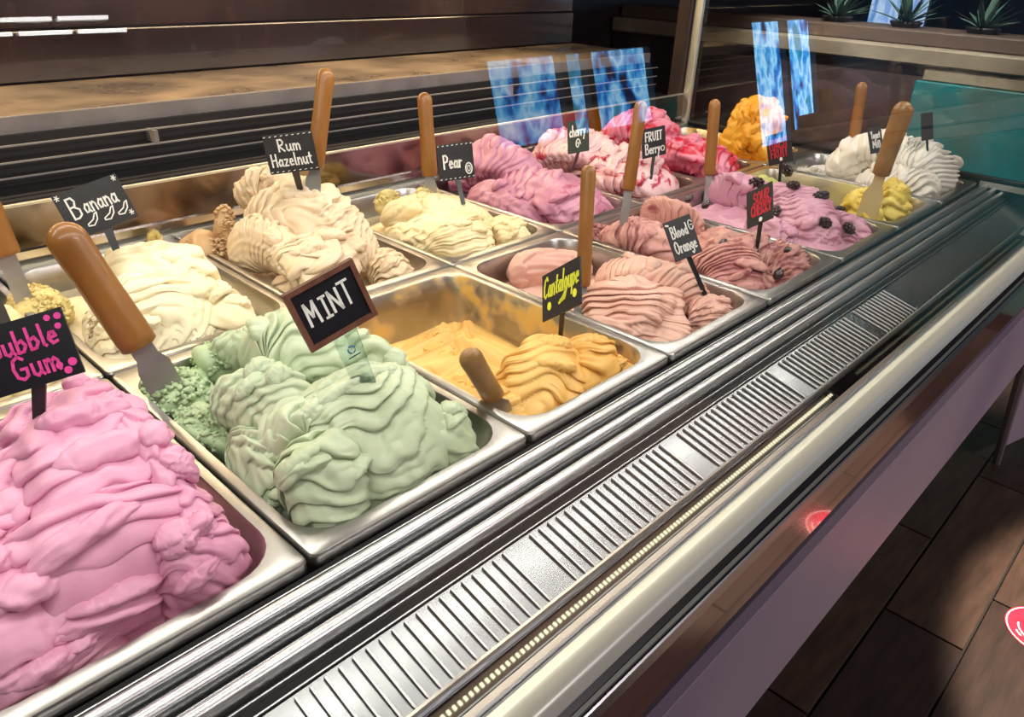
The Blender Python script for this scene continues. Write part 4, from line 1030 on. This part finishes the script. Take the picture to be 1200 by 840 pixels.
rt, inf = spatula('flat brown spatula standing in the lemon yellow scoop', (1062, 119), (1030, 202), (1016, 250), .0, 17, .97, hm=HANDLE2, blade_w=.036, taper=1.15, bm=mat('pale_paddle', lin(206, 188, 132), .4))
rt, inf = spatula('short spatula handle pointing at viewer beside the cantaloupe mound', (546, 410), (578, 466), (590, 484), -.03, 26, .93, hm=HANDLE2, blade_w=.024, taper=1.05)

# ------------------------------------------------------------------ beyond the end of the case
lw = thing('planter_wall', (3.6, .9, 0), 'low planter wall with pale stone ledges beyond the case end', 'low wall')
STONE = mat('pale_ledge_stone', lin(176, 158, 136), .5, noise=(4, lin(140, 122, 104), 4, .35, .65))
MB().box((3.50, -1.6, H + .055), (3.95, 2.38, H + .125), .008).build('ledge', STONE, lw)
MB().box((3.58, -1.6, H + .125), (3.90, 2.38, H + .185), .006).build('upper_ledge', mat('brown_ledge', lin(104, 84, 74), .5), lw)
MB().box((3.53, -1.6, 0), (3.9, 2.38, H + .055)).build('wall_body', mat('brown_wall_body', lin(84, 66, 62), .4, noise=(3, lin(58, 46, 48), 3, .4, .6)), lw)
MB().box((3.512, -1.6, H + .0), (3.53, .70, H + .05), .003).build('lower_ledge', STONE, lw)
tp = tag(MB().box((3.490, -1.5, .1), (3.529, .72, H - .003), .004).build('teal_panel', mat('teal_panel', lin(38, 128, 134), .3, coat=.4, noise=(2.6, lin(84, 92, 78), 4, .42, .66))), 'glossy teal panel fixed to the planter wall front', 'panel')  # brown clouds in the teal colour are painted reflections
LEAFM = mat('yucca_leaf', lin(62, 92, 80), .4, noise=(8, lin(110, 138, 124), 3, .4, .7))
POTM = mat('dark_pot', lin(46, 40, 40), .5)
rp = random.Random(9)
for (yy, sc, wh) in ((1.22, .17, 'furthest left on the ledge'), (.90, .18, 'second from the left'), (.58, .17, 'third from the left'), (.26, .18, 'furthest right on the ledge')):
    pt = thing('spiky_plant', (3.74, yy, H + .185), 'spiky dark green potted plant ' + wh, 'plant', 'spiky plants on the planter wall')
    MB().tube([(3.74, yy, H + .185), (3.74, yy, H + .205), (3.74, yy, H + .21)], [.055, .07, .068], 16).build('pot', POTM, pt, autosmooth=40)
    for k in range(30):
        a = rp.random() * 6.28; el = rp.uniform(.25, 1.4); L_ = sc * rp.uniform(.7, 1.1); wd = .011
        d = V3(math.cos(a) * math.cos(el), math.sin(a) * math.cos(el), math.sin(el)); s_ = V3(-math.sin(a), math.cos(a), 0)
        c0 = V3(3.74, yy, H + .202)
        pts = [(c0, wd * .7), (c0 + d * L_ * .5 + V3(0, 0, .0), wd), (c0 + d * L_ - V3(0, 0, .06 * L_), .0008)]
        v = []
        for p_, q in pts: v += [p_ - s_ * q, p_ - V3(0, 0, q * .5), p_ + s_ * q]
        f = []
        for g in (0, 3): f += [(g, g + 1, g + 4, g + 3), (g + 1, g + 2, g + 5, g + 4)]
        MB().add(v, f).build('leaf', LEAFM, pt)
# pale folding board standing on the floor at the right edge
fb = thing('leaning_board', at(1167, 543, z=-1.0), 'pale lilac board on a slim leg standing on the floor at the right', 'board')
p = at(1167, 543, z=-1.0); q = at(1197, 440, y=p[1] + .02)
d = (q - p); e = d / np.linalg.norm(d)
MB().tube([p, p + d * 1.25], [.012, .016], 8, .5).build('leg', mat('grey_leg', lin(120, 112, 118), .5), fb)
a0 = p + d * .22 + V3(.012, -.012, 0); a1 = p + d * 1.25 + V3(.012, -.012, 0)
MB().add([a0, a1, a1 + V3(.35, -.10, 0), a0 + V3(.35, -.10, 0)] + [r + V3(.004, .02, 0) for r in (a0, a1, a1 + V3(.35, -.10, 0), a0 + V3(.35, -.10, 0))],
         [(0, 1, 2, 3), (7, 6, 5, 4), (0, 4, 5, 1), (1, 5, 6, 2), (2, 6, 7, 3), (3, 7, 4, 0)]).build('face', LAV, fb)
# round red sticker on the floor
c = at(1224, 742, z=-1.0); r = np.linalg.norm(at(1184, 742, z=-1.0) - c)
st = thing('floor_sticker', (c[0], c[1], .0), 'round red and white sticker on the wooden floor', 'sticker')
RED = mat('red_vinyl', lin(196, 36, 66), .5, noise=(30, lin(170, 24, 52), 3, .4, .6)); WHT = mat('white_vinyl', lin(236, 206, 206), .5)
ring = lambda r0, r1, z, a0=0, a1=2 * math.pi, n=40: ([(c[0] + q * math.cos(t), c[1] + q * math.sin(t), z) for q in (r0, r1) for t in np.linspace(a0, a1, n)], [(k, k + 1, n + k + 1, n + k) for k in range(n - 1)])
MB().add([(c[0], c[1], .0012)] + [(c[0] + r * math.cos(t), c[1] + r * math.sin(t), .0012) for t in np.linspace(0, 2 * math.pi, 48, endpoint=False)] + [(c[0] + r * math.cos(t), c[1] + r * math.sin(t), .0002) for t in np.linspace(0, 2 * math.pi, 48, endpoint=False)],
         [(0, 1 + k, 1 + (k + 1) % 48) for k in range(48)] + [(1 + k, 49 + k, 49 + (k + 1) % 48, 1 + (k + 1) % 48) for k in range(48)]).build('disc', RED, st)
wm = MB()
wm.add(*ring(r * .93, r * .97, .0016))
for k in range(5):
    wm.add(*ring(r * (.30 + .11 * k), r * (.35 + .11 * k), .0016, 1.7 + .5 * (k % 3), 2.5 + .6 * (k % 2), 10)); wm.add(*ring(r * (.30 + .11 * k), r * (.35 + .11 * k), .0016, 2.9 + .3 * (k % 2), 4.0 + .4 * (k % 3), 10))
wm.build('print', WHT, st)
